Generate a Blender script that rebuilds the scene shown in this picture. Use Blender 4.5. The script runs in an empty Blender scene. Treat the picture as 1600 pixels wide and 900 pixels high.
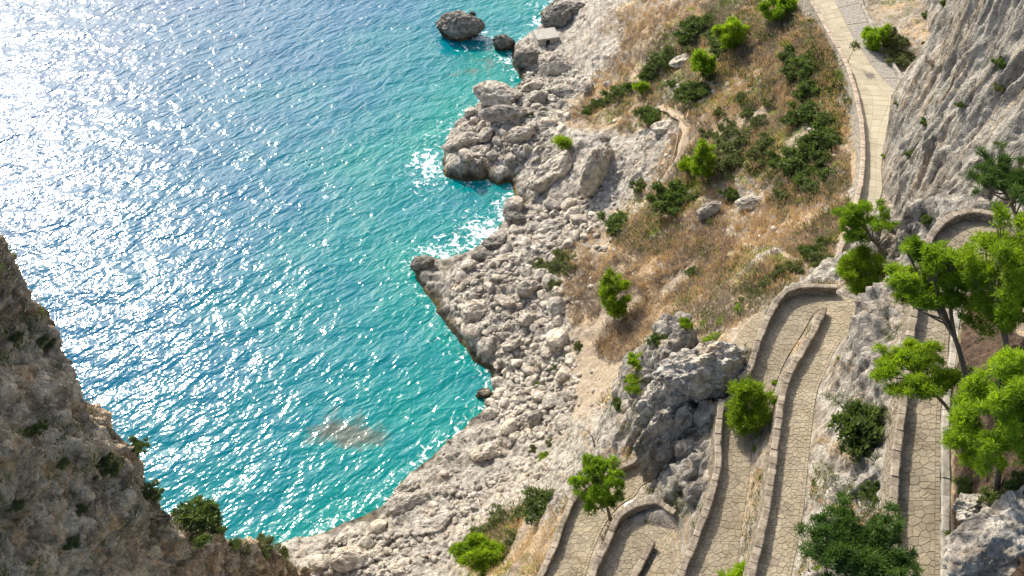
import bpy, bmesh, math, random
import numpy as np
from mathutils import Vector, Matrix
from mathutils.geometry import delaunay_2d_cdt

random.seed(7); RS = np.random.RandomState(7)
scene = bpy.context.scene
COL = scene.collection
PI = math.pi

# ------------------------------------------------------------------ camera, sky, sun, exposure
CAMZ = 112.0; FP = 1600.0; TH = math.radians(45)
cam_d = bpy.data.cameras.new('camera'); cam = bpy.data.objects.new('camera', cam_d); COL.objects.link(cam)
cam.location = (0, 0, CAMZ); cam.rotation_euler = (math.radians(45), 0, 0)
cam_d.sensor_width = 36; cam_d.lens = 36; cam_d.clip_start = 0.5; cam_d.clip_end = 8000
scene.camera = cam
SUN_EL, SUN_AZ = math.radians(37), math.radians(-31)       # azimuth from +Y, negative = to the left
world = bpy.data.worlds.new('World'); scene.world = world; world.use_nodes = True
wn = world.node_tree; bg = wn.nodes['Background']
sky = wn.nodes.new('ShaderNodeTexSky'); sky.sky_type = 'NISHITA'; sky.sun_disc = False
sky.sun_elevation = SUN_EL; sky.sun_rotation = SUN_AZ; sky.air_density = 1.0; sky.dust_density = 3.0; sky.ozone_density = 1.0
wn.links.new(sky.outputs[0], bg.inputs[0]); bg.inputs[1].default_value = 0.15
sun_d = bpy.data.lights.new('sun', 'SUN'); sun = bpy.data.objects.new('sun', sun_d); COL.objects.link(sun)
sun_d.energy = 3.3; sun_d.angle = math.radians(1.5); sun_d.color = (1.0, 0.93, 0.81)
sdir = Vector((math.sin(SUN_AZ)*math.cos(SUN_EL), math.cos(SUN_AZ)*math.cos(SUN_EL), math.sin(SUN_EL)))
sun.rotation_euler = sdir.to_track_quat('Z', 'Y').to_euler()
scene.view_settings.view_transform = 'Standard'; scene.view_settings.look = 'None'
scene.view_settings.gamma = 1.0; scene.view_settings.exposure = 0.86
scene.view_settings.use_curve_mapping = False

# ------------------------------------------------------------------ helpers
C45 = math.cos(TH)
def ray(px, py):
    a = (px-800)/FP; k = (py-450)/FP
    return np.array([a, C45*(1-k), -C45*(1+k)])
def P(px, py, z):                       # point of the place at height z seen in this direction
    r = ray(px, py); t = (z-CAMZ)/r[2]
    return np.array([r[0]*t, r[1]*t, z])
def PT(px, py, t):                      # same, at forward distance t
    r = ray(px, py); return np.array([r[0]*t, r[1]*t, CAMZ+r[2]*t])
def depth_of(p): return (p[1]*C45 + (CAMZ-p[2])*C45)

_perm = RS.permutation(4096).astype(np.int64)
_g = RS.normal(size=(4096, 3)); _g /= np.linalg.norm(_g, axis=1)[:, None]; _g = _g.astype(np.float32)
def _h(i, j, k):
    return _perm[(_perm[(_perm[i & 4095] + j) & 4095] + k) & 4095]
def perlin(p):
    p = np.asarray(p, dtype=np.float32); i = np.floor(p).astype(np.int64); f = (p - i).astype(np.float32)
    u = f*f*f*(f*(f*6-15)+10); out = 0
    for dx in (0, 1):
        wx = u[:, 0] if dx else 1-u[:, 0]
        for dy in (0, 1):
            wy = u[:, 1] if dy else 1-u[:, 1]
            for dz in (0, 1):
                wz = u[:, 2] if dz else 1-u[:, 2]
                g = _g[_h(i[:, 0]+dx, i[:, 1]+dy, i[:, 2]+dz)]
                d = g[:, 0]*(f[:, 0]-dx)+g[:, 1]*(f[:, 1]-dy)+g[:, 2]*(f[:, 2]-dz)
                out = out + wx*wy*wz*d
    return out*1.6
def fbm(p, octs=4, lac=2.1, gain=0.5):
    s = 0; a = 1.0; q = np.asarray(p, dtype=np.float32)
    for _ in range(octs):
        s = s + a*perlin(q); q = q*lac+17.3; a *= gain
    return s
def ridged(p, octs=4, lac=2.1, gain=0.5):
    s = 0; a = 1.0; q = np.asarray(p, dtype=np.float32)
    for _ in range(octs):
        s = s + a*(1-2*np.abs(perlin(q))); q = q*lac+9.1; a *= gain
    return s
def worley(p):                          # F1, F2, cell id
    p = np.asarray(p, dtype=np.float32); i = np.floor(p).astype(np.int64)
    f1 = np.full(len(p), 9., np.float32); f2 = f1.copy(); cid = np.zeros(len(p), np.int64)
    for dx in (-1, 0, 1):
        for dy in (-1, 0, 1):
            for dz in (-1, 0, 1):
                c = i+np.array([dx, dy, dz]); h = _h(c[:, 0], c[:, 1], c[:, 2])
                q = c + 0.5 + 0.45*_g[h]
                d = np.sqrt(((q-p)**2).sum(1))
                m = d < f1; f2 = np.where(m, f1, np.minimum(f2, d)); cid = np.where(m, h, cid); f1 = np.where(m, d, f1)
    return f1, f2, cid
def blocky(p, s):                       # broken limestone: blocks pushed in and out with gaps between
    f1, f2, cid = worley(p*s)
    return (cid/4096.-0.5)*1.1 + np.clip((f2-f1)*7, 0, 1)*0.55-0.45

def mesh_obj(name, v, f, mat=None, parent=None, smooth=False, attrs=None):
    me = bpy.data.meshes.new(name)
    v = np.asarray(v, dtype=np.float32)
    if isinstance(f, np.ndarray):
        n = f.shape[1]
        me.vertices.add(len(v)); me.vertices.foreach_set('co', v.ravel())
        me.loops.add(f.size); me.loops.foreach_set('vertex_index', f.astype(np.int32).ravel())
        me.polygons.add(len(f)); me.polygons.foreach_set('loop_start', np.arange(0, f.size, n, dtype=np.int32))
        try: me.polygons.foreach_set('loop_total', np.full(len(f), n, np.int32))
        except Exception: pass
    else:
        me.from_pydata([tuple(map(float, a)) for a in v], [], [tuple(a) for a in f])
    if smooth: me.polygons.foreach_set('use_smooth', np.ones(len(me.polygons), dtype=bool))
    if attrs:
        for k, a in attrs.items():
            at = me.attributes.new(k, 'FLOAT', 'POINT'); at.data.foreach_set('value', np.asarray(a, np.float32))
    me.update(calc_edges=True); me.validate()
    if mat: me.materials.append(mat)
    o = bpy.data.objects.new(name, me); COL.objects.link(o)
    if parent is not None: o.parent = parent
    return o
def tag(o, label=None, cat=None, group=None, kind=None):
    if label: o['label'] = label
    if cat: o['category'] = cat
    if group: o['group'] = group
    if kind: o['kind'] = kind
    return o
def empty(name, loc=(0, 0, 0), rz=0):
    o = bpy.data.objects.new(name, None); COL.objects.link(o); o.location = [float(a) for a in loc]; o.rotation_euler = (0, 0, rz)
    o.empty_display_size = 0.3
    return o
class MB:                               # collects shapes for one mesh
    def __init__(s): s.v = []; s.f = []
    def add(s, v, f):
        n = len(s.v); s.v += [tuple(map(float, a)) for a in v]; s.f += [tuple(i+n for i in g) for g in f]; return s
    def hexa(s, b, t):                  # 4 bottom + 4 top corners
        return s.add(list(b)+list(t), [(3, 2, 1, 0), (4, 5, 6, 7), (0, 1, 5, 4), (1, 2, 6, 5), (2, 3, 7, 6), (3, 0, 4, 7)])
    def tube(s, pts, rad, n=7, cap=True):
        pts = [Vector([float(c) for c in p]) for p in pts]; rings = []
        up = Vector((0.13, 0.31, 1)).normalized()
        for i, p in enumerate(pts):
            d = (pts[min(i+1, len(pts)-1)]-pts[max(i-1, 0)]).normalized()
            a = d.cross(up)
            if a.length < 1e-3: a = d.cross(Vector((1, 0, 0)))
            a.normalize(); b = d.cross(a)
            rings.append([p+(a*math.cos(2*PI*k/n)+b*math.sin(2*PI*k/n))*rad[i] for k in range(n)])
        v = [q for r in rings for q in r]; f = []
        for i in range(len(pts)-1):
            for k in range(n):
                k2 = (k+1) % n; f.append((i*n+k, i*n+k2, (i+1)*n+k2, (i+1)*n+k))
        if cap: f.append(tuple(range(n))[::-1]); f.append(tuple((len(pts)-1)*n+k for k in range(n)))
        return s.add(v, f)
    def build(s, name, mat, parent=None, smooth=False): return mesh_obj(name, s.v, s.f, mat, parent, smooth)

def resample(pts, step):
    pts = np.asarray(pts, float); n = len(pts); out = []
    for i in range(n-1):
        p0 = pts[max(i-1, 0)]; p1 = pts[i]; p2 = pts[i+1]; p3 = pts[min(i+2, n-1)]
        for t in np.linspace(0, 1, 10, endpoint=False):
            out.append(0.5*((2*p1)+(-p0+p2)*t+(2*p0-5*p1+4*p2-p3)*t*t+(-p0+3*p1-3*p2+p3)*t**3))
    out.append(pts[-1]); out = np.array(out)
    d = np.r_[0, np.cumsum(np.linalg.norm(np.diff(out[:, :3], axis=0), axis=1))]
    m = max(2, int(d[-1]/step)+1); s = np.linspace(0, d[-1], m)
    return np.stack([np.interp(s, d, out[:, k]) for k in range(out.shape[1])], 1)

# ------------------------------------------------------------------ materials
class NT:
    def __init__(s, name):
        s.m = bpy.data.materials.new(name); s.m.use_nodes = True; s.t = s.m.node_tree; s.n = s.t.nodes
        s.b = s.n['Principled BSDF']; s.geo = s.n.new('ShaderNodeNewGeometry')
    def link(s, a, b): s.t.links.new(a, b)
    def setin(s, sock, v):
        if isinstance(v, bpy.types.NodeSocket): s.link(v, sock)
        elif isinstance(v, (tuple, list)): sock.default_value = tuple(v)+((1,) if len(v) == 3 and len(sock.default_value) == 4 else ())
        else: sock.default_value = v
    def mapping(s, scale=(1, 1, 1), rot=(0, 0, 0), src=None):
        if any(rot):
            n0 = s.n.new('ShaderNodeMapping'); s.link(src or s.geo.outputs['Position'], n0.inputs[0]); n0.inputs['Rotation'].default_value = rot; src = n0.outputs[0]; rot = (0, 0, 0)
        n = s.n.new('ShaderNodeMapping'); s.link(src or s.geo.outputs['Position'], n.inputs[0]); n.inputs['Scale'].default_value = scale; n.inputs['Rotation'].default_value = rot
        return n.outputs[0]
    def noise(s, scale, detail=5, rough=0.55, vec=None, dist=0):
        n = s.n.new('ShaderNodeTexNoise'); n.inputs['Scale'].default_value = scale; n.inputs['Detail'].default_value = detail
        n.inputs['Roughness'].default_value = rough; n.inputs['Distortion'].default_value = dist
        s.link(vec or s.geo.outputs['Position'], n.inputs['Vector']); return n.outputs['Fac']
    def voro(s, scale, feature='F1', vec=None, out='Distance'):
        n = s.n.new('ShaderNodeTexVoronoi'); n.feature = feature; n.inputs['Scale'].default_value = scale
        s.link(vec or s.geo.outputs['Position'], n.inputs['Vector']); return n.outputs[out]
    def ramp(s, fac, stops, interp='LINEAR'):
        n = s.n.new('ShaderNodeValToRGB'); n.color_ramp.interpolation = interp; e = n.color_ramp.elements
        while len(e) < len(stops): e.new(0.5)
        for q, (p, c) in zip(e, stops):
            q.position = p; q.color = (tuple(c)+(1,)) if isinstance(c, (tuple, list)) else (c, c, c, 1)
        s.setin(n.inputs[0], fac); return n.outputs[0]
    def mix(s, fac, a, b, mode='MIX'):
        n = s.n.new('ShaderNodeMix'); n.data_type = 'RGBA'; n.blend_type = mode; n.clamp_factor = True
        s.setin(n.inputs[0], fac); s.setin(n.inputs[6], a); s.setin(n.inputs[7], b); return n.outputs[2]
    def math(s, op, a, b=0.0, clamp=False):
        n = s.n.new('ShaderNodeMath'); n.operation = op; n.use_clamp = clamp
        s.setin(n.inputs[0], a); s.setin(n.inputs[1], b); return n.outputs[0]
    def attr(s, name):
        n = s.n.new('ShaderNodeAttribute'); n.attribute_name = name; return n.outputs['Fac']
    def rnd(s):
        n = s.n.new('ShaderNodeObjectInfo'); return n.outputs['Random']
    def z(s):
        n = s.n.new('ShaderNodeSeparateXYZ'); s.link(s.geo.outputs['Position'], n.inputs[0]); return n.outputs[2]
    def nz(s):
        n = s.n.new('ShaderNodeSeparateXYZ'); s.link(s.geo.outputs['Normal'], n.inputs[0]); return n.outputs[2]
    def bump(s, h, dist, strength=1.0, prev=None):
        n = s.n.new('ShaderNodeBump'); n.inputs['Distance'].default_value = dist; n.inputs['Strength'].default_value = strength
        s.link(h, n.inputs['Height'])
        if prev: s.link(prev, n.inputs['Normal'])
        return n.outputs[0]
    def out(s, col, rough=0.9, nrm=None, spec=0.2):
        s.setin(s.b.inputs['Base Color'], col); s.setin(s.b.inputs['Roughness'], rough)
        s.b.inputs['Specular IOR Level'].default_value = spec
        if nrm: s.link(nrm, s.b.inputs['Normal'])
        return s.m

def rock_color(t, warm=0.5, dark=1.0, stretch=None):
    vec = t.mapping(stretch) if stretch else None
    big = t.noise(0.16, 6, 0.6, vec)
    mid = t.noise(1.1, 8, 0.62, vec)
    c = t.ramp(mid, [(0.30, (0.10*dark, 0.088*dark, 0.072*dark)), (0.42, (0.30*dark, 0.275*dark, 0.235*dark)), (0.54, (0.48*dark, 0.445*dark, 0.38*dark)), (0.72, (0.64*dark, 0.60*dark, 0.515*dark))])
    c = t.mix(t.ramp(big, [(0.38, 0.0), (0.62, 1.0)]), c, t.mix(1.0, c, (0.80, 0.79, 0.78), 'MULTIPLY'))
    och = t.ramp(t.noise(0.45, 7, 0.65, vec), [(0.52, 0.0), (0.68, warm)])
    c = t.mix(och, c, t.mix(1.0, c, (1.0, 0.76, 0.50), 'MULTIPLY'))
    lich = t.ramp(t.noise(2.6, 7, 0.75), [(0.30, 0.42), (0.45, 1.0)])
    c = t.mix(1.0, c, lich, 'MULTIPLY')
    fine = t.ramp(t.noise(7, 6, 0.7), [(0.3, 0.70), (0.55, 1.08)])
    return t.mix(1.0, c, fine, 'MULTIPLY')
def rock_bump(t, k=1.0, stretch=None):
    vec = t.mapping(stretch) if stretch else None
    b = t.bump(t.noise(0.9, 9, 0.65, vec, 0.4), 0.55*k)
    vd = t.voro(1.6, 'DISTANCE_TO_EDGE', t.mapping((1, 1, 0.6)))
    b = t.bump(t.ramp(vd, [(0, 0.0), (0.10, 1.0)]), 0.07*k, 1.0, b)
    return t.bump(t.noise(6, 6, 0.7), 0.10*k, 1.0, b)
def tide(t, c):
    z = t.math('ADD', t.z(), t.math('MULTIPLY', t.math('SUBTRACT', t.noise(0.5, 4), 0.5), 3.0))
    m = t.ramp(t.math('MULTIPLY', z, 0.2), [(0.10, 1.0), (0.34, 0.0)])
    alg = t.mix(t.ramp(t.noise(0.5, 5), [(0.45, 0.0), (0.6, 1.0)]), (0.055, 0.048, 0.036), (0.13, 0.105, 0.03))
    return t.mix(m, c, alg)

def mk_rock(name, warm=0.5, dark=1.0, stretch=None, k=1.0, tidal=False, per_obj=False):
    t = NT(name); c = rock_color(t, warm, dark, stretch)
    if per_obj: c = t.mix(1.0, c, t.ramp(t.rnd(), [(0, (0.74, 0.74, 0.75)), (0.5, (0.98, 0.96, 0.92)), (1, (1.18, 1.14, 1.08))]), 'MULTIPLY')
    if tidal: c = tide(t, c)
    return t.out(c, 0.92, rock_bump(t, k, stretch))
M = {}
M['rock'] = mk_rock('limestone', 0.4, 1.0, None, 1.0, True)
M['boulder'] = mk_rock('boulder_limestone', 0.35, 1.12, None, 0.6, True, True)
M['cliff_right'] = mk_rock('grey_cliff', 0.8, 0.80, (1.0, 1.0, 0.14), 1.0)
M['sea_rock'] = mk_rock('dark_sea_rock', 0.4, 0.62, None, 1.0, True)
M['white_rock'] = mk_rock('pale_crag', 0.45, 1.15, None, 1.2)

def mk_left():
    t = NT('brown_cliff'); c = rock_color(t, 0.95, 1.4)
    c = t.mix(1.0, c, (1.0, 0.86, 0.68), 'MULTIPLY')
    v = t.ramp(t.math('MULTIPLY', t.noise(0.8, 9, 0.7), t.attr('veg')), [(0.47, 0.0), (0.57, 0.8)])
    c = t.mix(v, c, t.mix(t.noise(3, 4), (0.10, 0.085, 0.045), (0.045, 0.055, 0.03)))
    return t.out(c, 0.95, rock_bump(t, 1.0))
M['cliff_left'] = mk_left()

def mk_ground():
    t = NT('hillside_ground')
    rock = tide(t, rock_color(t, 0.4, 1.05))
    straw = t.ramp(t.noise(1.3, 9, 0.7), [(0.30, (0.25, 0.175, 0.105)), (0.45, (0.42, 0.31, 0.195)), (0.58, (0.53, 0.41, 0.265)), (0.75, (0.60, 0.50, 0.36))])
    heath = t.ramp(t.noise(2.2, 8, 0.7), [(0.35, (0.15, 0.125, 0.095)), (0.6, (0.34, 0.285, 0.225)), (0.8, (0.48, 0.42, 0.345))])
    grass = t.mix(t.ramp(t.noise(0.22, 5, 0.6), [(0.42, 0.0), (0.56, 1.0)]), straw, heath)
    green = t.ramp(t.noise(3.0, 6, 0.7), [(0.35, (0.07, 0.09, 0.025)), (0.7, (0.22, 0.25, 0.08))])
    gm = t.ramp(t.math('ADD', t.math('MULTIPLY', t.attr('green'), 0.5), t.noise(0.5, 7, 0.65)), [(0.62, 0.0), (0.74, 0.85)])
    grass = t.mix(gm, grass, green)
    soil = t.ramp(t.noise(1.5, 9, 0.7), [(0.3, (0.30, 0.235, 0.16)), (0.7, (0.50, 0.42, 0.31))])
    n = t.noise(0.35, 10, 0.68)
    sm = t.ramp(t.math('ADD', t.attr('soil'), t.math('MULTIPLY', t.math('SUBTRACT', n, 0.5), 1.4)), [(0.45, 0.0), (0.62, 1.0)])
    g = t.mix(sm, grass, soil)
    rf = t.ramp(t.math('ADD', t.attr('rock'), t.math('MULTIPLY', t.math('SUBTRACT', t.noise(0.9, 10, 0.7), 0.5), 1.7)), [(0.44, 0.0), (0.54, 1.0)])
    lit = t.ramp(t.math('ADD', t.attr('litter'), t.math('MULTIPLY', t.math('SUBTRACT', t.noise(0.7, 6), 0.5), 0.8)), [(0.4, 0.0), (0.6, 1.0)])
    c = t.mix(rf, g, rock)
    c = t.mix(lit, c, t.ramp(t.noise(2.5, 7, 0.7), [(0.3, (0.05, 0.035, 0.024)), (0.6, (0.15, 0.10, 0.07)), (0.8, (0.26, 0.19, 0.13))]))
    b = rock_bump(t, 0.9); b2 = t.bump(t.noise(9, 5, 0.8), 0.12, 1.0, b)
    return t.out(c, 0.95, b2)
M['ground'] = mk_ground()

def simple(name, stops, scale=3, bumpd=0.03, rough=0.9, per=0.0, spec=0.2, bscale=12):
    t = NT(name); c = t.ramp(t.noise(scale, 7, 0.65), stops)
    if per: c = t.mix(1.0, c, t.ramp(t.rnd(), [(0, 1-per), (1, 1+per)]), 'MULTIPLY')
    return t.out(c, rough, t.bump(t.noise(bscale, 5, 0.7), bumpd), spec)
M['mortar'] = simple('paving_mortar', [(0.3, (0.17, 0.14, 0.09)), (0.7, (0.33, 0.28, 0.195))], 1.5)
def mk_paving():
    t = NT('paving_limestone')
    c = t.ramp(t.noise(0.8, 8, 0.65), [(0.3, (0.24, 0.205, 0.145)), (0.5, (0.325, 0.282, 0.205)), (0.75, (0.395, 0.35, 0.265))])
    c = t.mix(t.ramp(t.noise(0.25, 6, 0.7), [(0.45, 0.0), (0.7, 0.8)]), c, t.mix(1.0, c, (0.72, 0.70, 0.66), 'MULTIPLY'))
    c = t.mix(t.ramp(t.noise(1.7, 8, 0.75), [(0.55, 0.0), (0.72, 0.6)]), c, (0.17, 0.135, 0.09))
    c = t.mix(1.0, c, t.ramp(t.rnd(), [(0, (0.82, 0.82, 0.84)), (1, (1.16, 1.13, 1.08))]), 'MULTIPLY')
    c = t.mix(1.0, c, t.ramp(t.noise(11, 5, 0.8), [(0.35, 0.8), (0.6, 1.06)]), 'MULTIPLY')
    return t.out(c, 0.88, t.bump(t.noise(14, 5, 0.75), 0.03), 0.15)
M['paving'] = mk_paving()
M['slab'] = simple('pale_slab', [(0.3, (0.33, 0.29, 0.205)), (0.7, (0.43, 0.385, 0.285))], 0.7, 0.02, 0.85, 0.08)
M['cobble'] = simple('cobble_grey', [(0.3, (0.22, 0.205, 0.175)), (0.7, (0.36, 0.335, 0.29))], 2.5, 0.05, 0.9, 0.1)
M['wall'] = None
def mk_wall(name, base, lo):
    t = NT(name)
    v = t.voro(2.6, 'DISTANCE_TO_EDGE', t.mapping((1, 1, 1.5)))
    vc = t.voro(2.6, 'F1', t.mapping((1, 1, 1.5)), 'Color')
    c = t.mix(t.ramp(t.noise(2.0, 7, 0.7), [(0.3, 0.0), (0.7, 1.0)]), lo, base)
    c = t.mix(0.35, c, t.mix(1.0, c, t.ramp(vc, [(0.2, 0.5), (0.8, 1.4)]), 'MULTIPLY'))
    c = t.mix(t.ramp(v, [(0.0, 0.75), (0.07, 0.0)]), c, (0.11, 0.09, 0.065))
    b = t.bump(t.ramp(v, [(0, 0.0), (0.12, 1.0)]), 0.06); b = t.bump(t.noise(9, 5, 0.7), 0.05, 1.0, b)
    return t.out(c, 0.92, b)
M['wall'] = mk_wall('rubble_wall', (0.36, 0.31, 0.235), (0.17, 0.14, 0.10))
M['edge_wall'] = mk_wall('pale_rubble_wall', (0.46, 0.42, 0.34), (0.27, 0.24, 0.19))
M['coping'] = simple('coping_stone', [(0.32, (0.13, 0.105, 0.078)), (0.48, (0.25, 0.21, 0.16)), (0.62, (0.33, 0.28, 0.215)), (0.8, (0.43, 0.38, 0.305))], 1.6, 0.07, 0.92, 0.3)
M['coping_red'] = simple('coping_reddish', [(0.3, (0.30, 0.235, 0.175)), (0.7, (0.46, 0.385, 0.305))], 2.0, 0.04, 0.9, 0.15)
M['kerb'] = simple('pale_kerb', [(0.32, (0.17, 0.15, 0.12)), (0.5, (0.32, 0.295, 0.245)), (0.7, (0.45, 0.41, 0.345))], 1.2, 0.05, 0.9, 0.18)
M['bark'] = simple('bark', [(0.3, (0.10, 0.078, 0.06)), (0.7, (0.24, 0.20, 0.165))], 6, 0.06)
M['deadwood'] = simple('dead_wood', [(0.3, (0.20, 0.17, 0.15)), (0.7, (0.36, 0.31, 0.28))], 6, 0.03)
M['wood'] = simple('weathered_timber', [(0.3, (0.36, 0.28, 0.20)), (0.7, (0.55, 0.45, 0.34))], 5, 0.02, 0.85, 0.1)
M['concrete'] = simple('old_concrete', [(0.3, (0.27, 0.255, 0.225)), (0.7, (0.45, 0.43, 0.385))], 1.2, 0.05)
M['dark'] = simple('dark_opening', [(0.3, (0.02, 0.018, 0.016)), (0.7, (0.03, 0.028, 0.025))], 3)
M['dirt'] = simple('trodden_dirt', [(0.3, (0.28, 0.215, 0.145)), (0.7, (0.42, 0.34, 0.245))], 1.8, 0.05)
M['earth'] = simple('brown_litter', [(0.3, (0.07, 0.048, 0.032)), (0.7, (0.22, 0.155, 0.10))], 2.5, 0.1)

def mk_leaf(name, a, b, trans, tr=0.45):
    t = NT(name)
    f = t.math('ADD', t.math('MULTIPLY', t.noise(0.9, 4, 0.6), 0.9), t.math('MULTIPLY', t.noise(5.0, 2), 0.35))
    c = t.mix(t.ramp(f, [(0.42, 0.0), (0.80, 1.0)]), a, b)
    c = t.mix(1.0, c, t.ramp(t.rnd(), [(0, 0.85), (1, 1.15)]), 'MULTIPLY')
    t.out(c, 0.6, None, 0.25)
    tb = t.n.new('ShaderNodeBsdfTranslucent'); t.setin(tb.inputs[0], t.mix(1.0, c, trans, 'MULTIPLY'))
    ms = t.n.new('ShaderNodeMixShader'); ms.inputs[0].default_value = tr
    t.link(t.b.outputs[0], ms.inputs[1]); t.link(tb.outputs[0], ms.inputs[2]); t.link(ms.outputs[0], t.n['Material Output'].inputs[0])
    return t.m
M['pine'] = mk_leaf('pine_needles', (0.055, 0.115, 0.010), (0.19, 0.29, 0.022), (1.8, 1.8, 0.7), 0.52)
M['bright'] = mk_leaf('bright_foliage', (0.075, 0.145, 0.010), (0.24, 0.34, 0.024), (1.75, 1.75, 0.7), 0.52)
M['dark_pine'] = mk_leaf('dark_needles', (0.032, 0.075, 0.014), (0.10, 0.165, 0.028), (1.3, 1.5, 0.9), 0.35)
M['bush'] = mk_leaf('maquis_leaves', (0.05, 0.08, 0.02), (0.14, 0.18, 0.05), (1.3, 1.5, 0.8), 0.35)
M['olive'] = mk_leaf('olive_leaves', (0.08, 0.10, 0.035), (0.17, 0.19, 0.07), (1.3, 1.4, 0.9), 0.35)
M['straw'] = mk_leaf('straw', (0.36, 0.255, 0.14), (0.60, 0.455, 0.265), (1.2, 1.1, 0.9), 0.4)
M['heath'] = mk_leaf('dry_heath', (0.17, 0.14, 0.105), (0.36, 0.31, 0.245), (1.1, 1.0, 0.9), 0.3)

def mk_sea():
    t = NT('sea_water')
    dp = t.math('ADD', t.attr('deep'), t.math('MULTIPLY', t.math('SUBTRACT', t.noise(0.05, 7, 0.6), 0.5), 0.9))
    c = t.ramp(dp, [(0.0, (0.0, 0.185, 0.165)), (0.25, (0.0, 0.150, 0.175)), (0.55, (0.0, 0.108, 0.185)), (1.0, (0.0, 0.082, 0.178))])
    reef = t.ramp(t.math('ADD', t.attr('reef'), t.math('MULTIPLY', t.math('SUBTRACT', t.noise(0.3, 8, 0.7), 0.5), 2.2)), [(0.40, 0.0), (0.85, 0.8)])
    c = t.mix(reef, c, (0.11, 0.105, 0.085))
    fn = t.noise(0.9, 9, 0.72, None, 0.8)
    foam = t.ramp(t.math('ADD', t.attr('foam'), t.math('MULTIPLY', t.math('SUBTRACT', fn, 0.5), 5.0)), [(0.62, 0.0), (1.25, 0.95)])
    c = t.mix(foam, c, (0.80, 0.83, 0.84))
    R = math.radians(-42)
    w1 = t.noise(0.45, 2, 0.5, t.mapping((0.72, 1.35, 1), (0, 0, R)), 0.5)
    w2 = t.noise(1.2, 1, 0.6, t.mapping((0.7, 1.25, 1), (0, 0, R)), 0.5)
    b = t.bump(w1, 0.36); b = t.bump(w2, 0.098, 1.0, b)
    m = t.out(c, t.mix(foam, (0.11, 0.11, 0.11), (0.8, 0.8, 0.8)), b, 0.5)
    t.b.inputs['IOR'].default_value = 1.333
    return m
M['sea'] = mk_sea()

# ------------------------------------------------------------------ the roads (edge pairs seen in the photograph, with their heights)
def edges(rows):
    L = np.array([P(a, b, z) for a, b, c, d, z in rows]); R = np.array([P(c, d, z) for a, b, c, d, z in rows]); return L, R
r_top = edges([(1398,1010,1462,1010,62.3),(1398,905,1468,905,62.4),(1398,800,1469,800,62.6),(1402,720,1469,720,62.8),(1413,640,1470,640,63),(1420,570,1480,570,63.2),(1428,513,1484,513,63.3),(1437,460,1494,465,63.5),(1448,410,1505,420,63.6),(1462,372,1520,400,63.8),(1490,350,1535,395,64),(1530,345,1550,400,64.2),(1580,370,1570,410,64.5),(1615,430,1585,440,65),(1640,520,1590,520,65.6)])
r_mid = edges([(1150,1010,1210,1010,55.3),(1178,900,1236,900,55.0),(1200,800,1255,800,54.7),(1215,700,1265,700,54.3),(1226,620,1275,620,54.0),(1245,575,1290,580,53.7),(1268,535,1312,535,53.4),(1283,505,1345,505,53.1),(1289,490,1350,475,52.8),(1285,483,1310,462,52.5),(1278,484,1262,460,52.3),(1270,492,1228,470,52.1),(1253,522,1205,500,51.9),(1228,562,1188,540,51.6),(1212,600,1172,590,51.2),(1198,640,1135,625,50.9),(1178,690,1125,690,50.6),(1170,750,1124,745,50.4),(1163,800,1108,800,50.2),(1155,850,1090,850,50.0),(1150,900,1068,905,49.9),(1140,1010,1030,1010,49.7)])
r_low = edges([(960,1010,900,1010,42.6),(992,905,930,905,43.0),(1008,868,950,862,43.1),(1014,852,972,815,43.2),(1020,849,1010,797,43.3),(1027,854,1050,815,43.4),(1025,868,1064,850,43.6),(1010,905,1068,905,43.8),(985,1010,1062,1010,44.2)])
hidden = [((14.0,54.6,36.9),(15.3,52.6,36.9)),((18.6,60.4,36.9),(20.2,58.4,36.9)),((23,69.5,36.9),(24.8,67.8,36.9)),((29.5,74.5,36.9),(31.2,72.6,36.9))]
rows0 = [(800,1010,870,1010,38.4),(850,905,912,905,38),(868,865,925,865,37.8),(885,820,945,820,37.6),(900,785,968,790,37.4),(930,760,992,775,37.2),(975,738,1008,755,37.0)]
rowsA = [(1303,440,1328,440,37),(1314,400,1340,402,37),(1330,350,1358,352,36.9),(1345,300,1378,302,36.8),(1349,250,1378,260,36.5),(1347,200,1387,205,36.2),(1337,150,1415,155,36),(1320,100,1391,100,35.8),(1297,60,1365,55,35.6),(1278,25,1345,10,35.4),(1262,-5,1335,-20,35.2),(1245,-60,1315,-70,35),(1230,-120,1295,-130,34.8)]
La, Ra = edges(rows0); Lb, Rb = edges(rowsA)
r_long = (np.vstack([La, np.array([h[0] for h in hidden]), Lb]), np.vstack([Ra, np.array([h[1] for h in hidden]), Rb]))
def dense(road, step=0.4):
    both = np.hstack(road); d = resample(both, step)      # columns Lx Ly Lz Rx Ry Rz
    return d[:, :3], d[:, 3:]
ROADS = {k: dense(v) for k, v in dict(top=r_top, mid=r_mid, low=r_low, long=r_long).items()}

# ------------------------------------------------------------------ terrain: points and break lines -> triangulated surface -> fine grid
CP = []                                 # x y z rock green soil
def cp(px, py, z, rock=1.0, green=0.0, soil=0.0): p = P(px, py, z); CP.append((p[0], p[1], z, rock, green, soil))
def cw(x, y, z, rock=1.0, green=0.0, soil=0.0): CP.append((x, y, z, rock, green, soil))
coast = [(440,850),(470,843),(510,830),(560,806),(600,790),(625,752),(665,722),(700,690),(740,655),(762,635),(775,605),(765,578),(738,556),(705,515),(682,478),(662,455),(650,432),(643,408),(668,402),(700,408),(735,395),(775,365),(795,335),(806,305),(800,282),(760,276),(720,280),(695,274),(692,250),(697,225),(712,196),(740,170),(755,160),(800,140),(815,125),(800,100),(800,75),(830,52),(850,40),(845,20),(862,5),(905,-25),(930,-60),(960,-100)]
for i, (a, b) in enumerate(coast):
    cp(a, b, 0.1)
cw_pts = np.array([P(a, b, 0) for a, b in coast])
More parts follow.
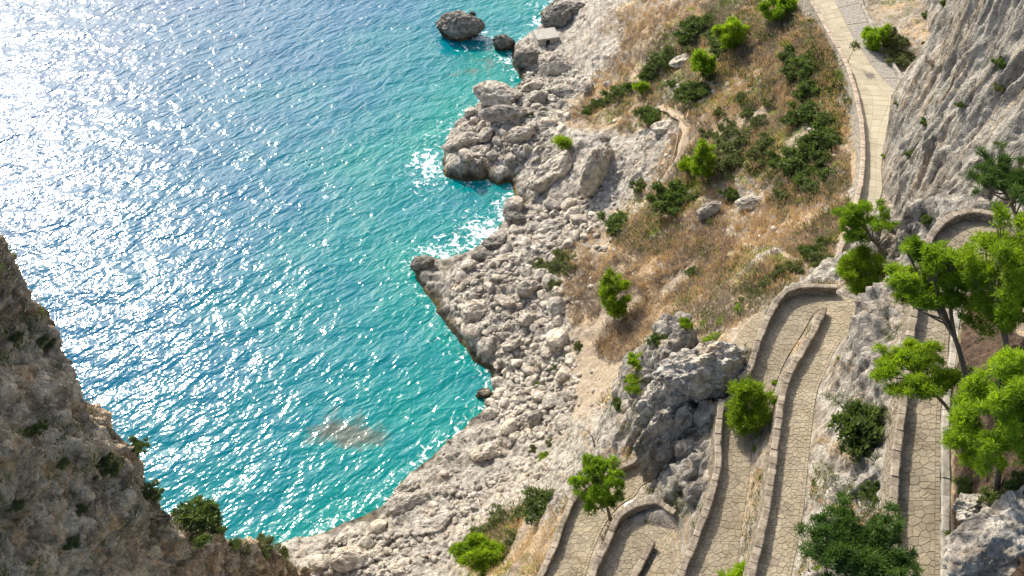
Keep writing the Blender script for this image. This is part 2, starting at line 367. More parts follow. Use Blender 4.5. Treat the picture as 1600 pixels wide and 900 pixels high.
for i in range(len(cw_pts)):            # sea floor just off the coast, and the shore ledge just inside
    t = cw_pts[min(i+1, len(cw_pts)-1)]-cw_pts[max(i-1, 0)]; n = np.array([-t[1], t[0]])/max(1e-6, np.hypot(t[0], t[1]))
    for d, z in ((1.2, -1.6), (4.5, -4.5)):
        q = cw_pts[i][:2]+n*d
        if all(np.hypot(*(cw_pts[:, :2]-q).T) > d*0.8): cw(q[0], q[1], z)
    q = cw_pts[i][:2]-n*0.8
    if all(np.hypot(*(cw_pts[:, :2]-q).T) > 0.6): cw(q[0], q[1], 1.3)
for a, b in ((-60,60),(-40,60),(-90,110),(-60,110),(-40,100),(-25,95),(-30,130),(-20,115),(-60,160),(-20,160),(-15,185),(0,215),(-40,230),(-25,80)): cw(a, b, -9)
hill = """
850 65 2.6 1 0 0|880 95 3.2 1 0 0|900 45 5 1 0 0|940 5 9 .95 0 0|960 30 12 .3 0 0|1000 10 15 .05 0 0|960 70 11 .7 0 0|1000 60 14.5 .1 0 0|1050 20 19 .05 0 0|1100 40 23 .2 .6 0|1180 40 29 .1 .4 0|1240 30 32 .1 .2 0
860 120 3 1 0 0|910 120 5.5 .95 0 0|945 130 8 .2 0 0|1000 130 13 .2 .3 0|1060 100 18 .3 .6 0|1100 150 21.5 .3 .3 0|1150 120 25 .1 .2 0|1200 130 28 .2 .2 0|1260 100 31.5 .2 .6 0|1300 140 32.8 .1 .3 0
745 205 2.8 1 0 0|790 190 4 1 0 0|800 235 3.4 1 0 0|750 250 3.4 1 0 0|715 255 2.6 1 0 0|780 265 2.8 1 0 0|840 180 4.5 1 0 0|870 175 5 .6 0 0|850 230 4.2 1 0 0|870 290 4.5 1 0 0|840 310 1.8 1 0 0|920 190 8 .3 .1 0|920 240 8.0 1 0 0|975 240 11.5 .9 0 0|1000 200 13 .4 .3 0|1030 250 15.5 .6 0 0|1070 220 19 .2 0 .5|1150 230 24 .2 .6 0|1200 190 27 .1 .5 0|1250 230 29.5 .05 .7 0|1315 220 33 .05 .3 0
850 340 2.5 1 0 0|885 320 4.2 1 0 0|930 330 7 .9 0 0|980 310 10.5 .6 .1 0|1050 310 16 .2 .5 0|1100 320 19.5 .35 .1 0|1150 310 22.5 .6 0 0|1190 310 25 .5 0 0|1200 330 25 .2 .1 0|1250 310 28.5 .05 .2 0|1310 300 32.5 .05 .2 0
700 440 2.4 1 0 0|720 420 2.6 1 0 0|760 410 2.8 1 0 0|800 380 3 1 0 0|800 440 4.4 1 0 0|850 380 5 1 0 0|860 430 6.5 .6 .2 0|900 370 6.8 .5 .1 0|930 400 9 .15 0 0|1000 390 14 .1 .1 0|1100 390 20.5 .05 .1 0|1200 380 26 .05 0 0|1270 380 31 .1 .2 0
700 480 2.2 1 0 0|740 510 2.8 1 0 0|780 500 3.5 1 0 0|820 490 4.6 1 0 0|850 470 6.2 .8 .1 0|880 500 7.6 .6 0 0|920 470 9.5 .2 0 0|940 510 11 .15 0 .1|1000 470 15 .05 0 0|1070 445 19 .05 .1 0|1150 425 24 .1 .4 0|1230 415 29 .05 .3 0
760 550 2.2 1 0 0|790 565 2.8 1 0 0|830 560 4.2 1 0 0|850 610 5 1 0 0|880 570 7 .35 0 .8|900 600 8.5 .2 0 .9|940 560 11 .15 0 .4|975 530 13.5 .1 0 0
790 620 2.8 1 0 0|770 650 2.4 1 0 0|820 650 4 1 0 0|860 660 6.2 .85 0 .2|890 650 8.5 .3 0 .9|915 630 10.5 .2 0 .9|720 700 2.2 1 0 0|760 700 3 1 0 0|800 700 4 .8 0 .7|840 720 7 .7 .2 .6|870 710 10 .7 .1 .5|660 750 2.2 1 0 0|700 750 3.2 1 0 0|760 760 5 .7 0 .8|800 760 8.5 .6 .1 .8|840 750 11 .6 0 .6|610 800 1.6 1 0 0|650 800 3 1 0 0|700 810 5 .95 0 .4|750 810 8.5 .8 .1 .4|790 800 12 .5 .3 .2|530 845 2.2 1 0 0|580 840 3 1 0 0|640 850 4 1 0 .2|690 860 6.5 .9 0 .3|740 840 10 .5 .5 0|500 890 4 1 0 0|540 868 4 1 0 0|520 875 4 1 0 0|560 880 4.4 1 0 0|590 870 4 1 0 0|545 855 3 1 0 0|570 890 4.5 1 0 0|640 900 6.5 1 0 .2|700 900 9.5 .6 .3 0
800 830 17 .2 .4 0|830 800 20 .2 .5 0|850 775 21 .3 .3 0|870 745 19 .9 0 .3|800 880 22 .3 0 .3|840 870 30 .3 .1 .2|760 900 18 .2 .4 0|880 770 26.5 .8 0 .2|895 745 27 1 0 0|880 700 15 .95 0 .3|910 700 22 1 0 0|905 670 17 .7 0 .5|930 720 31 1 0 0
""".strip().replace('\n', '|').split('|')
for r in hill:
    q = [float(x) for x in r.split()]; cp(*q)
# the crag that carries the hairpins
crag = """
935 655 27|960 625 33|985 560 41|1010 520 44|1045 495 46.5|1085 475 48.5|1140 455 50|1195 436 51|1235 440 51.3
955 680 32|980 700 35.5|985 640 38|1010 600 42|1040 560 46|1075 520 48.5|1120 500 50|1160 490 50.8|1165 520 51|1150 555 50.8|1100 560 49|1060 600 47|1020 660 41.5|1010 700 38.5|1050 660 46|1090 640 49.5|1030 720 40.5|1070 700 46|1100 700 49|1050 750 41.5|1090 760 46.5|1035 780 43.6|1060 790 44.5|1085 800 47
1310 560 56|1340 520 58|1370 480 60|1340 480 55.5|1320 620 57|1350 600 59.5|1385 560 61.5|1300 700 57|1340 700 60|1290 800 57.5|1330 800 60.5|1270 890 57|1320 900 60.5|1370 640 61.5|1360 740 61.5
1320 445 53.5|1345 440 55.5|1375 420 59.5|1400 385 61.5|1400 430 62|1430 380 63.3|1370 390 58
1510 520 64|1510 620 64|1505 700 64|1500 800 64|1500 880 64.5|1560 560 67|1600 650 69.5|1550 700 68|1600 800 71|1530 780 66|1520 850 66|1600 900 72|1550 480 65.5|1540 430 64.5|1640 700 73|1640 950 76|1530 980 67
""".strip().replace('\n', '|').split('|')
for r in crag:
    q = [float(x) for x in r.split()]
    g = 0.3 if q[0] < 1450 else 0.1
    cp(q[0], q[1], q[2], 1.0 if q[0] < 1450 else 0.3, g, 0.0)
for x, y, z in ((34,60,62),(38,57,62),(40,50,66),(44,62,54),(30,63,58),(27,62,53),(22.5,62,48.5),(31,69,45),(36,75,38),(40,68,43),(48,85,40),(50,100,38),(60,60,66),(60,110,38),(62,140,37),(70,200,36),(60,170,36),(46,112,37),(48,125,38),(52,140,38),(8,66,24),(13,72,24),(19,77,26),(25,82,29),(31,87,32)):
    cw(x, y, z, 1.0 if (y > 55 and x < 46 and z > 42) else 0.3, 0.2, 0.0)
for x, y, z in ((5,20,50),(-8,20,40),(-8,38,25),(12,20,54),(20,20,60),(30,15,68),(45,20,80),(60,30,85),(-30,25,10),(-28,50,2),(-20,65,-2),(-45,20,0),(-70,20,-6),(-90,20,-9),(90,20,90),(90,100,60),(90,240,40),(30,240,25),(10,245,2),(-100,240,-9),(-100,120,-9)):
    cw(x, y, z)
def off(L, R, side, d):                 # points offset outward by d from the left / right edge
    a, b = (L, R) if side == 'L' else (R, L)
    n = (a-b)[:, :2]; n /= np.linalg.norm(n, axis=1)[:, None]
    o = a.copy(); o[:, :2] += n*d; return o
lines = []; forb = []                   # break lines; road polygons keep other points out
def brk(pts, dz, rock, soil=0.2, stepn=3):
    ids = []
    q = pts[::stepn]
    for p in q:
        ids.append(len(CP)); CP.append((p[0], p[1], p[2]+dz, rock, 0.15, soil))
    return [(ids[i], ids[i+1]) for i in range(len(ids)-1)]
def near_road(x, y, k, lim):
    L, R = ROADS[k]; m = (L+R)/2; w = np.linalg.norm((L-R)[:, :2], axis=1)/2
    d = np.hypot(m[:, 0]-x, m[:, 1]-y)-w; return d.min() < lim
CP = [c for c in CP if not any(near_road(c[0], c[1], k, 0.8) for k in ROADS)]
EL = []
EL += brk(ROADS['top'][0], -0.12, 0.5); EL += brk(ROADS['top'][1], -0.12, 0.3)
EL += brk(off(*ROADS['top'], 'L', 0.8), -1.6, 0.8); EL += brk(off(*ROADS['top'], 'R', 0.75), 0.35, 0.2)
EL += brk(ROADS['mid'][0], -0.12, 0.5); EL += brk(ROADS['mid'][1], -0.12, 0.5)
EL += brk(ROADS['low'][0], -0.12, 0.5); EL += brk(ROADS['low'][1], -0.12, 0.5)
EL += brk(ROADS['long'][0], -0.12, 0.5); EL += brk(ROADS['long'][1], -0.12, 0.5)
EL += brk(off(*ROADS['long'], 'L', 0.9), -2.2, 0.3); 
cpa = np.array(CP)
vin = [Vector((c[0], c[1])) for c in CP]
vv, ee, ff, ov, oe, of = delaunay_2d_cdt(vin, EL, [], 0, 1e-4)
V2 = np.array([(v.x, v.y) for v in vv])
VA = np.array([cpa[o, 2:].mean(0) if len(o) else [np.nan]*4 for o in ov])
for i in np.where(np.isnan(VA[:, 0]))[0]:     # crossings made by the triangulation
    d = np.hypot(*(cpa[:, :2]-V2[i]).T); j = np.argsort(d)[:2]; VA[i] = cpa[j, 2:].mean(0)
def axis(segs):
    out = [segs[0][0]]
    for a, b, st in segs:
        n = max(1, int(round((b-a)/st))); out += list(a+(b-a)*np.arange(1, n+1)/n)
    return np.array(out)
GX = axis([(-95,-40,1.0),(-40,-22,0.5),(-22,4,0.26),(4,33,0.15),(33,56,0.28),(56,90,1.5)])
GY = axis([(20,28,0.5),(28,66,0.15),(66,100,0.2),(100,165,0.27),(165,240,0.6)])
NX, NY = len(GX), len(GY)
G = np.full((NY, NX, 4), np.nan, np.float64)
for tri in ff:
    for k in range(1, len(tri)-1):
        ids = [tri[0], tri[k], tri[k+1]]; p = V2[ids]; a = VA[ids]
        i0, i1 = np.searchsorted(GX, [p[:, 0].min(), p[:, 0].max()+1e-9]); j0, j1 = np.searchsorted(GY, [p[:, 1].min(), p[:, 1].max()+1e-9])
        if i1 <= i0 or j1 <= j0: continue
        X, Y = np.meshgrid(GX[i0:i1], GY[j0:j1])
        det = (p[1,1]-p[2,1])*(p[0,0]-p[2,0])+(p[2,0]-p[1,0])*(p[0,1]-p[2,1])
        if abs(det) < 1e-9: continue
        l0 = ((p[1,1]-p[2,1])*(X-p[2,0])+(p[2,0]-p[1,0])*(Y-p[2,1]))/det
        l1 = ((p[2,1]-p[0,1])*(X-p[2,0])+(p[0,0]-p[2,0])*(Y-p[2,1]))/det
        l2 = 1-l0-l1; m = (l0 > -1e-6) & (l1 > -1e-6) & (l2 > -1e-6)
        if not m.any(): continue
        val = l0[..., None]*a[0]+l1[..., None]*a[1]+l2[..., None]*a[2]
        sub = G[j0:j1, i0:i1]; sub[m] = val[m]
bad = np.isnan(G[..., 0]); G[bad] = [-9, 1, 0, 0]
# distance to the roads, and smoothing away from them
XX, YY = np.meshgrid(GX, GY)
droad = np.full((NY, NX), 99.0)
def strip_dist(k, out):
    L, R = ROADS[k]; m = ((L+R)/2)[::2]; w = (np.linalg.norm((L-R)[:, :2], axis=1)/2)[::2]
    for q, ww in zip(m, w):
        i0, i1 = np.searchsorted(GX, [q[0]-7, q[0]+7]); j0, j1 = np.searchsorted(GY, [q[1]-7, q[1]+7])
        d = np.hypot(XX[j0:j1, i0:i1]-q[0], YY[j0:j1, i0:i1]-q[1])-ww
        out[j0:j1, i0:i1] = np.minimum(out[j0:j1, i0:i1], d)
for k in ROADS: strip_dist(k, droad)
def blur(a, rx):
    n = rx; k = np.exp(-0.5*(np.arange(-2*n, 2*n+1)/n)**2); k /= k.sum()
    p = np.pad(a, ((2*n, 2*n), (0, 0)), mode='edge'); o = sum(k[i]*p[i:i+a.shape[0]] for i in range(len(k)))
    p = np.pad(o, ((0, 0), (2*n, 2*n)), mode='edge'); return sum(k[i]*p[:, i:i+a.shape[1]] for i in range(len(k)))
HB = blur(G[..., 0], 5)
wgt = np.clip((droad-1.0)/2.0, 0, 1)*np.clip((G[..., 0]-2.0)/3.0, 0.1, 1)
Z0 = G[..., 0]*(1-wgt)+HB*wgt
for c in (1, 2, 3): G[..., c] = blur(G[..., c], 4)
# displacement along the surface normal
dzx = np.gradient(Z0, GX, axis=1); dzy = np.gradient(Z0, GY, axis=0)
N = np.stack([-dzx, -dzy, np.ones_like(Z0)], -1); N /= np.linalg.norm(N, axis=-1)[..., None]
base = np.stack([XX, YY, Z0], -1).reshape(-1, 3); Nf = N.reshape(-1, 3)
rk = G[..., 1].ravel()
slope = 1-Nf[:, 2]
rk = np.clip(rk, 0, 1)
vis = base[:, 2] > -3
amp = np.clip((droad.ravel()-0.25)/0.9, 0, 1)
crg = np.clip((base[:, 2]-36)/6, 0, 1)*(base[:, 0] > 3)
n1 = fbm(base*0.16, 3); n2 = ridged(base*np.array([0.35, 0.35, 0.25]), 4); n3 = fbm(base*1.1, 3)
b1 = blocky(base+0.5*np.stack([n3, n3, n3], 1), 0.42); b2 = blocky(base, 1.05)
rk2 = np.clip(rk*1.3-0.15+0.35*n1, 0, 1)
smo = np.clip(0.5+0.9*fbm(base*0.06+31, 2), 0.15, 1)*np.where((base[:, 1] < 76) & (base[:, 0] < 4), 0.55, 1.0)
pit = ridged(base*np.array([1.3, 1.3, 0.8]), 3)-0.5
D = amp*(n1*0.55*(0.5+rk2) + rk2*(0.30*(n2-0.6)+(0.16+0.42*smo)*b1+(0.08+0.14*smo)*b2+0.18*n3+0.40*crg*pit+0.25*crg*b2) + (1-rk2)*(0.12*n3+0.05*fbm(base*3.1, 2)))
D = np.where(vis, D, 0)
coastal = np.clip(base[:, 2]/1.5, 0.35, 1); D = D*coastal
dirv = Nf.copy(); dirv[:, 2] += 0.35; dirv /= np.linalg.norm(dirv, axis=1)[:, None]
POS = base+dirv*D[:, None]
POS[:, 2] = np.where((droad.ravel() < 0.05), np.minimum(POS[:, 2], base[:, 2]), POS[:, 2])
ZT = POS[:, 2].reshape(NY, NX)
def quads(ny, nx):
    i = np.arange(ny*nx).reshape(ny, nx)
    return np.stack([i[:-1, :-1], i[:-1, 1:], i[1:, 1:], i[1:, :-1]], -1).reshape(-1, 4)
Q = quads(NY, NX)
keep = (POS[Q][:, :, 2].max(1) > -5)
used = np.unique(Q[keep]); remap = np.full(len(POS), -1); remap[used] = np.arange(len(used))
_tm = (ROADS['top'][0]+ROADS['top'][1])/2; _tm = _tm[:int(len(_tm)*0.62)]; _tx = np.interp(base[:, 1], _tm[:, 1], _tm[:, 0])
_pv = fbm(base*np.array([.12, .12, 0])+40, 4); rk = np.clip(rk+np.clip(_pv-0.25, 0, 1)*0.9*(base[:, 2] < 36), 0, 1); G[..., 3] += (np.clip(-_pv-0.15, 0, 1)*0.9*(base[:, 2] < 36)).reshape(NY, NX)
litter = ((base[:, 2] > 58) & (base[:, 0] > _tx))*np.clip((droad.ravel()-0.3)/0.6, 0, 1)*0.9*(base[:, 1] < 58)
terrain = mesh_obj('hillside', POS[used], remap[Q[keep]], M['ground'], None, False, dict(rock=rk[used], green=G[..., 2].ravel()[used], soil=G[..., 3].ravel()[used], litter=litter[used]))
tag(terrain, kind='structure')
def H(x, y):
    i = np.clip(np.searchsorted(GX, x)-1, 0, NX-2); j = np.clip(np.searchsorted(GY, y)-1, 0, NY-2)
    u = np.clip((x-GX[i])/(GX[i+1]-GX[i]), 0, 1); v = np.clip((y-GY[j])/(GY[j+1]-GY[j]), 0, 1)
    return (ZT[j, i]*(1-u)+ZT[j, i+1]*u)*(1-v)+(ZT[j+1, i]*(1-u)+ZT[j+1, i+1]*u)*v
TS = np.arange(35, 330, 0.2)
def hit(px, py):
    r = ray(px, py); p = r[None]*TS[:, None]; z = CAMZ+p[:, 2]; h = H(p[:, 0], p[:, 1])
    m = z < np.maximum(h, 0) 
    i = np.argmax(m) if m.any() else len(TS)-1
    return np.array([p[i, 0], p[i, 1], z[i]]), TS[i]
def col_at(arr, x, y):
    i = np.clip(np.searchsorted(GX, x)-1, 0, NX-2); j = np.clip(np.searchsorted(GY, y)-1, 0, NY-2); return arr[j, i]

# ------------------------------------------------------------------ sea
SX = axis([(-3000,-400,400),(-400,-140,13),(-140,60,0.8),(60,400,20),(400,3000,400)]); SY = axis([(-200,30,10),(30,225,0.8),(225,500,12),(500,6000,500)])
SXX, SYY = np.meshgrid(SX, SY); sp = np.stack([SXX.ravel(), SYY.ravel(), 0*SXX.ravel()], 1)
dc = np.full(len(sp), 999.0)
cwp = resample(cw_pts, 1.5)
nearm = (np.abs(sp[:, 0]+40) < 110) & (sp[:, 1] < 240)
idx = np.where(nearm)[0]
dd = np.full(len(idx), 999.0)
for q in cwp: dd = np.minimum(dd, np.hypot(sp[idx, 0]-q[0], sp[idx, 1]-q[1]))
dc[idx] = dd
deep = np.clip(dc/75.0, 0, 1)**0.8
foam = np.clip(0.75-dc/5.0, 0, 1)*0.7
for px, py, rx, ry, s in ((668,260,34,38,0.8),(750,362,50,30,0.8),(790,328,26,28,0.85),(690,400,46,20,0.8),(720,385,44,24,0.75),(683,488,9,6,1.0),(760,60,30,16,0.6),(790,92,18,8,0.85),(735,45,14,12,0.6),(845,35,14,12,0.85),(742,75,30,10,0.35),(700,40,26,10,0.4),(650,275,12,18,0.5),(755,575,9,9,0.5),(840,10,18,10,0.6)):
    c = P(px, py, 0); t = depth_of(c); ax = rx*t/FP; ay = ry*t/FP/0.6
    foam = np.maximum(foam, s*np.exp(-((sp[:, 0]-c[0])/ax)**2-((sp[:, 1]-c[1])/ay)**2))
reef = np.zeros(len(sp))
for px, py, rx, ry, s in ((545,678,75,24,0.95),(590,690,14,6,0.5),(560,645,120,15,0.3),(740,380,60,60,0.3),(760,100,70,50,0.42)):
    c = P(px, py, 0); t = depth_of(c); ax = rx*t/FP; ay = ry*t/FP/0.66
    reef = np.maximum(reef, s*np.exp(-(((sp[:, 0]-c[0])/ax)**2+((sp[:, 1]-c[1])/ay)**2)**1.5))
sw = (0.16*fbm(sp*np.array([0.11, 0.2, 1]), 3)+0.05*fbm(sp*0.7, 2))*nearm
sp[:, 2] = sw
sea = mesh_obj('sea', sp, quads(len(SY), len(SX)), M['sea'], None, True, dict(deep=deep, foam=foam, reef=reef)); tag(sea, kind='structure')
sb = mesh_obj('seabed', [(-3000,-200,-12),(3000,-200,-12),(3000,6000,-12),(-3000,6000,-12)], [(0,1,2,3)], M['ground']); tag(sb, kind='structure')

# ------------------------------------------------------------------ big cliffs as sheets of rock
def sheet(ctrl, nu, nv):                # ctrl[rows][cols] of points -> smooth grid
    ctrl = np.asarray(ctrl, float); r, c, _ = ctrl.shape
    def ins(A, n):
        m = A.shape[0]; out = []
        for s in np.linspace(0, m-1.0001, n):
            i = int(s); t = s-i; p0, p1, p2, p3 = A[max(i-1, 0)], A[i], A[min(i+1, m-1)], A[min(i+2, m-1)]
            out.append(0.5*((2*p1)+(-p0+p2)*t+(2*p0-5*p1+4*p2-p3)*t*t+(-p0+3*p1-3*p2+p3)*t**3))
        return np.array(out)
    a = ins(ctrl, nu); return ins(a.transpose(1, 0, 2), nv).transpose(1, 0, 2)
def grid_normals(g):
    a = np.gradient(g, axis=0); b = np.gradient(g, axis=1); n = np.cross(b, a); return n/np.maximum(np.linalg.norm(n, axis=-1), 1e-6)[..., None]
def orient(n, g):                       # towards the open air (the camera side)
    v = np.array([0, 0, CAMZ])-g; s = np.sign((n*v).sum(-1)); s[s == 0] = 1
    return n*np.sign(s.mean())
# right cliff: plan line, wall rising from it
plan = [(47,28,60),(48,42,60),(47.5,55,55),(46.3,64,50),(44.8,74,42),(42.9,84,35),(42.5,91,34.5),(44.1,97,34.5),(46.9,104,34.5),(50.5,110,34.5),(55.0,117,34.5),(57.2,125,34.5),(59.5,140,34),(62,160,33),(65,190,33),(70,230,33)]
rows = []
for h, lean in ((-3, 0), (3, 0.2), (10, 1.4), (20, 3.6), (32, 6.0), (46, 11), (58, 20), (60, 60)):
    rows.append([(x+lean, y-0.12*lean, z+h) for x, y, z in plan])
g = sheet(rows, 230, 560); n = orient(grid_normals(g), g); f = g.reshape(-1, 3); nf = n.reshape(-1, 3)
st = np.array([1, 1, 0.3])
st = np.array([1, 1, 0.16]); wv = f*st+0.6*fbm(f*0.15, 2)[:, None]
d = 1.5*fbm(f*np.array([1, 1, .3])*0.08, 3)+0.62*(ridged(wv*0.33, 5)-0.6)+0.42*blocky(wv, 0.5)+0.14*blocky(f*np.array([1, 1, .5]), 0.9)+0.12*fbm(f*2.1, 2)
low = np.clip((f[:, 2]-36)/5, 0.25, 1)
rc = mesh_obj('right_cliff', f+nf*(d*low)[:, None], quads(*g.shape[:2]), M['cliff_right']); tag(rc, kind='structure')
# left cliff: silhouette edge given, face towards the gully, back turned to the sea
def row(pts): return [PT(*p) for p in pts]
sil = [(-420,60,60),(-220,180,61),(-60,290,62),(0,372,62),(52,460,63),(110,560,64),(165,650,66),(225,745,68),(262,800,72),(330,830,80),(395,850,88),(440,862,95),(478,885,103),(500,930,108)]
face1 = [(-480,200,54),(-270,290,54),(-90,370,55),(-45,450,56),(10,540,57.5),(60,640,59),(120,740,61),(175,820,64),(220,865,69),(300,900,76),(365,920,84),(415,940,91),(450,960,100),(470,990,106)]
face2 = [(-520,350,47),(-320,430,47),(-140,500,48),(-100,600,49),(-60,700,50.5),(-10,800,53),(60,890,56),(110,960,60),(160,1010,65),(240,1040,72),(310,1060,80),(370,1080,88),(410,1100,96),(430,1120,104)]
face3 = [(-560,560,41),(-400,660,41),(-250,750,42),(-220,850,43),(-180,950,45),(-120,1020,48),(-50,1080,52),(20,1130,56),(80,1170,62),(160,1200,69),(240,1220,78),(310,1240,86),(360,1260,94),(380,1280,102)]
A0 = np.array([row(sil), row(face1), row(face2), row(face3)])
back1 = A0[0]+np.array([-2.2, 1.0, -3.5]); back2 = A0[0]+np.array([-8, 2.5, -12]); back3 = A0[0].copy()+np.array([-17, 4, 0]); back3[:, 2] = -3
ctrl = np.array([back3, back2, back1, A0[0], A0[1], A0[2], A0[3]])
g = sheet(ctrl, 300, 480); n = orient(grid_normals(g), g); f = g.reshape(-1, 3); nf = n.reshape(-1, 3)
d = 0.9*fbm(f*0.13, 3)+0.8*(ridged(f*np.array([1, 1, .5])*0.3, 4)-0.6)+0.4*blocky(f, 0.4)+0.2*blocky(f, 1.1)+0.2*fbm(f*1.9, 3)
d = d-d.mean()-0.35; veg = 0.75+0.5*fbm(f*0.11, 2)
lc = mesh_obj('left_cliff', f+nf*d[:, None], quads(*g.shape[:2]), M['cliff_left'], None, False, dict(veg=veg)); tag(lc, kind='structure')
LCF = (f+nf*d[:, None]); LCN = nf

# ------------------------------------------------------------------ road surfaces and paving stones
def voronoi_cells(pts, Lx, Wy):
    cell = 1.3; grid = {}
    for i, p in enumerate(pts): grid.setdefault((int(p[0]//cell), int(p[1]//cell)), []).append(i)
    out = []
    for i, p in enumerate(pts):
        poly = [(max(0, p[0]-1.3), max(0, p[1]-1.3)), (min(Lx, p[0]+1.3), max(0, p[1]-1.3)), (min(Lx, p[0]+1.3), min(Wy, p[1]+1.3)), (max(0, p[0]-1.3), min(Wy, p[1]+1.3))]
        cx, cy = int(p[0]//cell), int(p[1]//cell)
        for a in (-1, 0, 1):
            for b in (-1, 0, 1):
                for j in grid.get((cx+a, cy+b), ()):
                    if j == i: continue
                    q = pts[j]; nx, ny = q[0]-p[0], q[1]-p[1]; c = (q[0]**2+q[1]**2-p[0]**2-p[1]**2)/2
                    if nx*nx+ny*ny > 4: continue
                    res = []; m = len(poly)
                    for k in range(m):
                        A = poly[k]; B = poly[(k+1) % m]; da = A[0]*nx+A[1]*ny-c; db = B[0]*nx+B[1]*ny-c
                        if da <= 0: res.append(A)
                        if (da < 0 < db) or (db < 0 < da):
                            t = da/(da-db); res.append((A[0]+(B[0]-A[0])*t, A[1]+(B[1]-A[1])*t))
                    poly = res
                    if len(poly) < 3: break
                if len(poly) < 3: break
        if len(poly) >= 3: out.append(poly)
    return out
def in_frame(p, mar=20):
    t = depth_of(p); x = 800+FP*p[0]/t; y = 450-FP*((p[1]-(CAMZ-p[2]))*C45)/t
    return -mar < x < 1600+mar and -mar < y < 900+mar
def road(name, key, label_mat, s0, s1, piece='paving_stone', size=0.5, slab=False, sub=None, mat=None, root=None, kinds=300, u0=0.0, u1=1.0, base_obj=True, split=None):
    L, R = ROADS[key]
    if sub: L, R = L[sub[0]:sub[1]], R[sub[0]:sub[1]]
    n = len(L); mid = (L+R)/2; s = np.r_[0, np.cumsum(np.linalg.norm(np.diff(mid, axis=0), axis=1))]
    W = np.linalg.norm(L-R, axis=1).mean()*(u1-u0)
    if base_obj:
        cols = 5; v = []
        for i in range(n):
            for k in range(cols): v.append(L[i]+(R[i]-L[i])*k/(cols-1)-np.array([0, 0, 0.035]))
        bL = L-np.array([0, 0, 0.9]); bR = R-np.array([0, 0, 0.9])
        f = quads(n, cols); root = mesh_obj(name, v, f, M['mortar']); tag(root, kind='structure')
    def at(x, y):
        a = np.interp(x, s, np.arange(n)); i = min(int(a), n-2); t = a-i
        if split is None: u = u0+(u1-u0)*y/W
        else:
            sp_u = split[min(i, len(split)-1)]; u = (0.02+(sp_u-0.02)*y/W) if u0 == 0 else (sp_u+0.01+(0.985-sp_u)*y/W)
        l = L[i]*(1-t)+L[i+1]*t; r = R[i]*(1-t)+R[i+1]*t; return l+(r-l)*u
    cells = []
    Ltot = s[-1]
    if slab:
        x = 0
        while x < Ltot:
            w = size*random.uniform(0.85, 1.2); nrow = max(1, int(round(W/size*0.9)))
            for k in range(nrow):
                o = random.uniform(-.12, .12) if nrow > 1 else 0
                cells.append([(x, W*k/nrow), (min(x+w, Ltot), W*k/nrow), (min(x+w, Ltot), W*(k+1)/nrow), (x, W*(k+1)/nrow)])
            x += w
    else:
        edge = 0.26 if base_obj and kinds else 0.0; x = 0.0; Wm = W-edge
        while x < Ltot-0.5:
            pl = min(random.uniform(3.6, 5.2), Ltot-x); band = 0.17
            nx = max(2, int((pl-band)/size)); ny = max(2, int(round(Wm/size))); pts = []
            for i in range(nx):
                for j in range(ny):
                    if random.random() < 0.14: continue
                    pts.append(((i+0.5+random.uniform(-.46, .46))*(pl-band)/nx, (j+0.5*(i % 2)*0.6+0.35+random.uniform(-.40, .40))*Wm/ny))
                    if random.random() < 0.22: pts.append((pts[-1][0]+random.uniform(-.3, .3)*size, pts[-1][1]+random.uniform(-.3, .3)*size))
            pts = [p for p in pts if 0 < p[1] < Wm and 0 < p[0] < pl-band]
            for c in voronoi_cells(pts, pl-band, Wm): cells.append([(q[0]+x, q[1]) for q in c])
            if edge:
                nb = 4
                for k in range(nb): cells.append([(x+pl-band, Wm*k/nb), (x+pl, Wm*k/nb), (x+pl, Wm*(k+1)/nb), (x+pl-band, Wm*(k+1)/nb)])
                xe = x
                while xe < x+pl-0.05:
                    le = min(random.uniform(0.22, 0.42), x+pl-xe)
                    cells.append([(xe, Wm), (xe+le, Wm), (xe+le, W), (xe, W)]); xe += le
            x += pl
    items = []
    for c in cells:
        c = np.array(c); ctr = c.mean(0); rad = np.linalg.norm(c-ctr, axis=1).mean()
        if rad < 0.07: continue
        gap = 0.014 if not slab else 0.016
        c2 = ctr+(c-ctr)*(1-gap/rad)
        w3 = np.array([at(*q) for q in c2]); c3 = w3.mean(0)
        if not in_frame(c3, 60): continue
        items.append((depth_of(c3)/rad, w3))
    items.sort(key=lambda q: q[0])
    mt = mat or M['paving']
    rest = MB()
    for idx, (_, w3) in enumerate(items):
        m = len(w3); hgt = random.uniform(0.0, 0.022); tilt = np.random.RandomState(idx).normal(0, 0.004, m)
        top = w3.copy(); top[:, 2] += hgt+tilt; ct = top.mean(0); inn = ct+(top-ct)*0.93; out_ = top.copy(); out_[:, 2] -= 0.014
        bot = w3.copy(); bot[:, 2] -= 0.06
        v = np.vstack([inn, out_, bot]); f = [tuple(range(m))]
        for k in range(m):
            k2 = (k+1) % m; f.append((k+m, k2+m, k2, k)); f.append((k+2*m, k2+2*m, k2+m, k+m))
        if np.cross(top[1]-top[0], top[2]-top[0])[2] < 0: f = [tuple(reversed(q)) for q in f]
        if idx < kinds:
            o = mesh_obj(piece, v, f, mt, root)
        else: rest.add(v, f)
    if rest.v:
        o = rest.build(piece+'s', mt, root); tag(o, kind='stuff')
    return root
nlong = len(ROADS['long'][0])
def idx_near(key, p):
    L, R = ROADS[key]; m = (L+R)/2; return int(np.argmin(np.hypot(m[:, 0]-p[0], m[:, 1]-p[1])))
iA = idx_near('long', P(1315, 440, 37)); iH = idx_near('long', (15, 54))
road('upper_footpath', 'top', None, 0, 0, size=0.46)
road('middle_footpath', 'mid', None, 0, 0, size=0.39)
road('lower_footpath', 'low', None, 0, 0, size=0.41)
road('near_footpath', 'long', None, 0, 0, size=0.42, sub=(0, iH+2))
road('hidden_footpath', 'long', None, 0, 0, size=0.55, sub=(iH+1, iA-3), kinds=0)
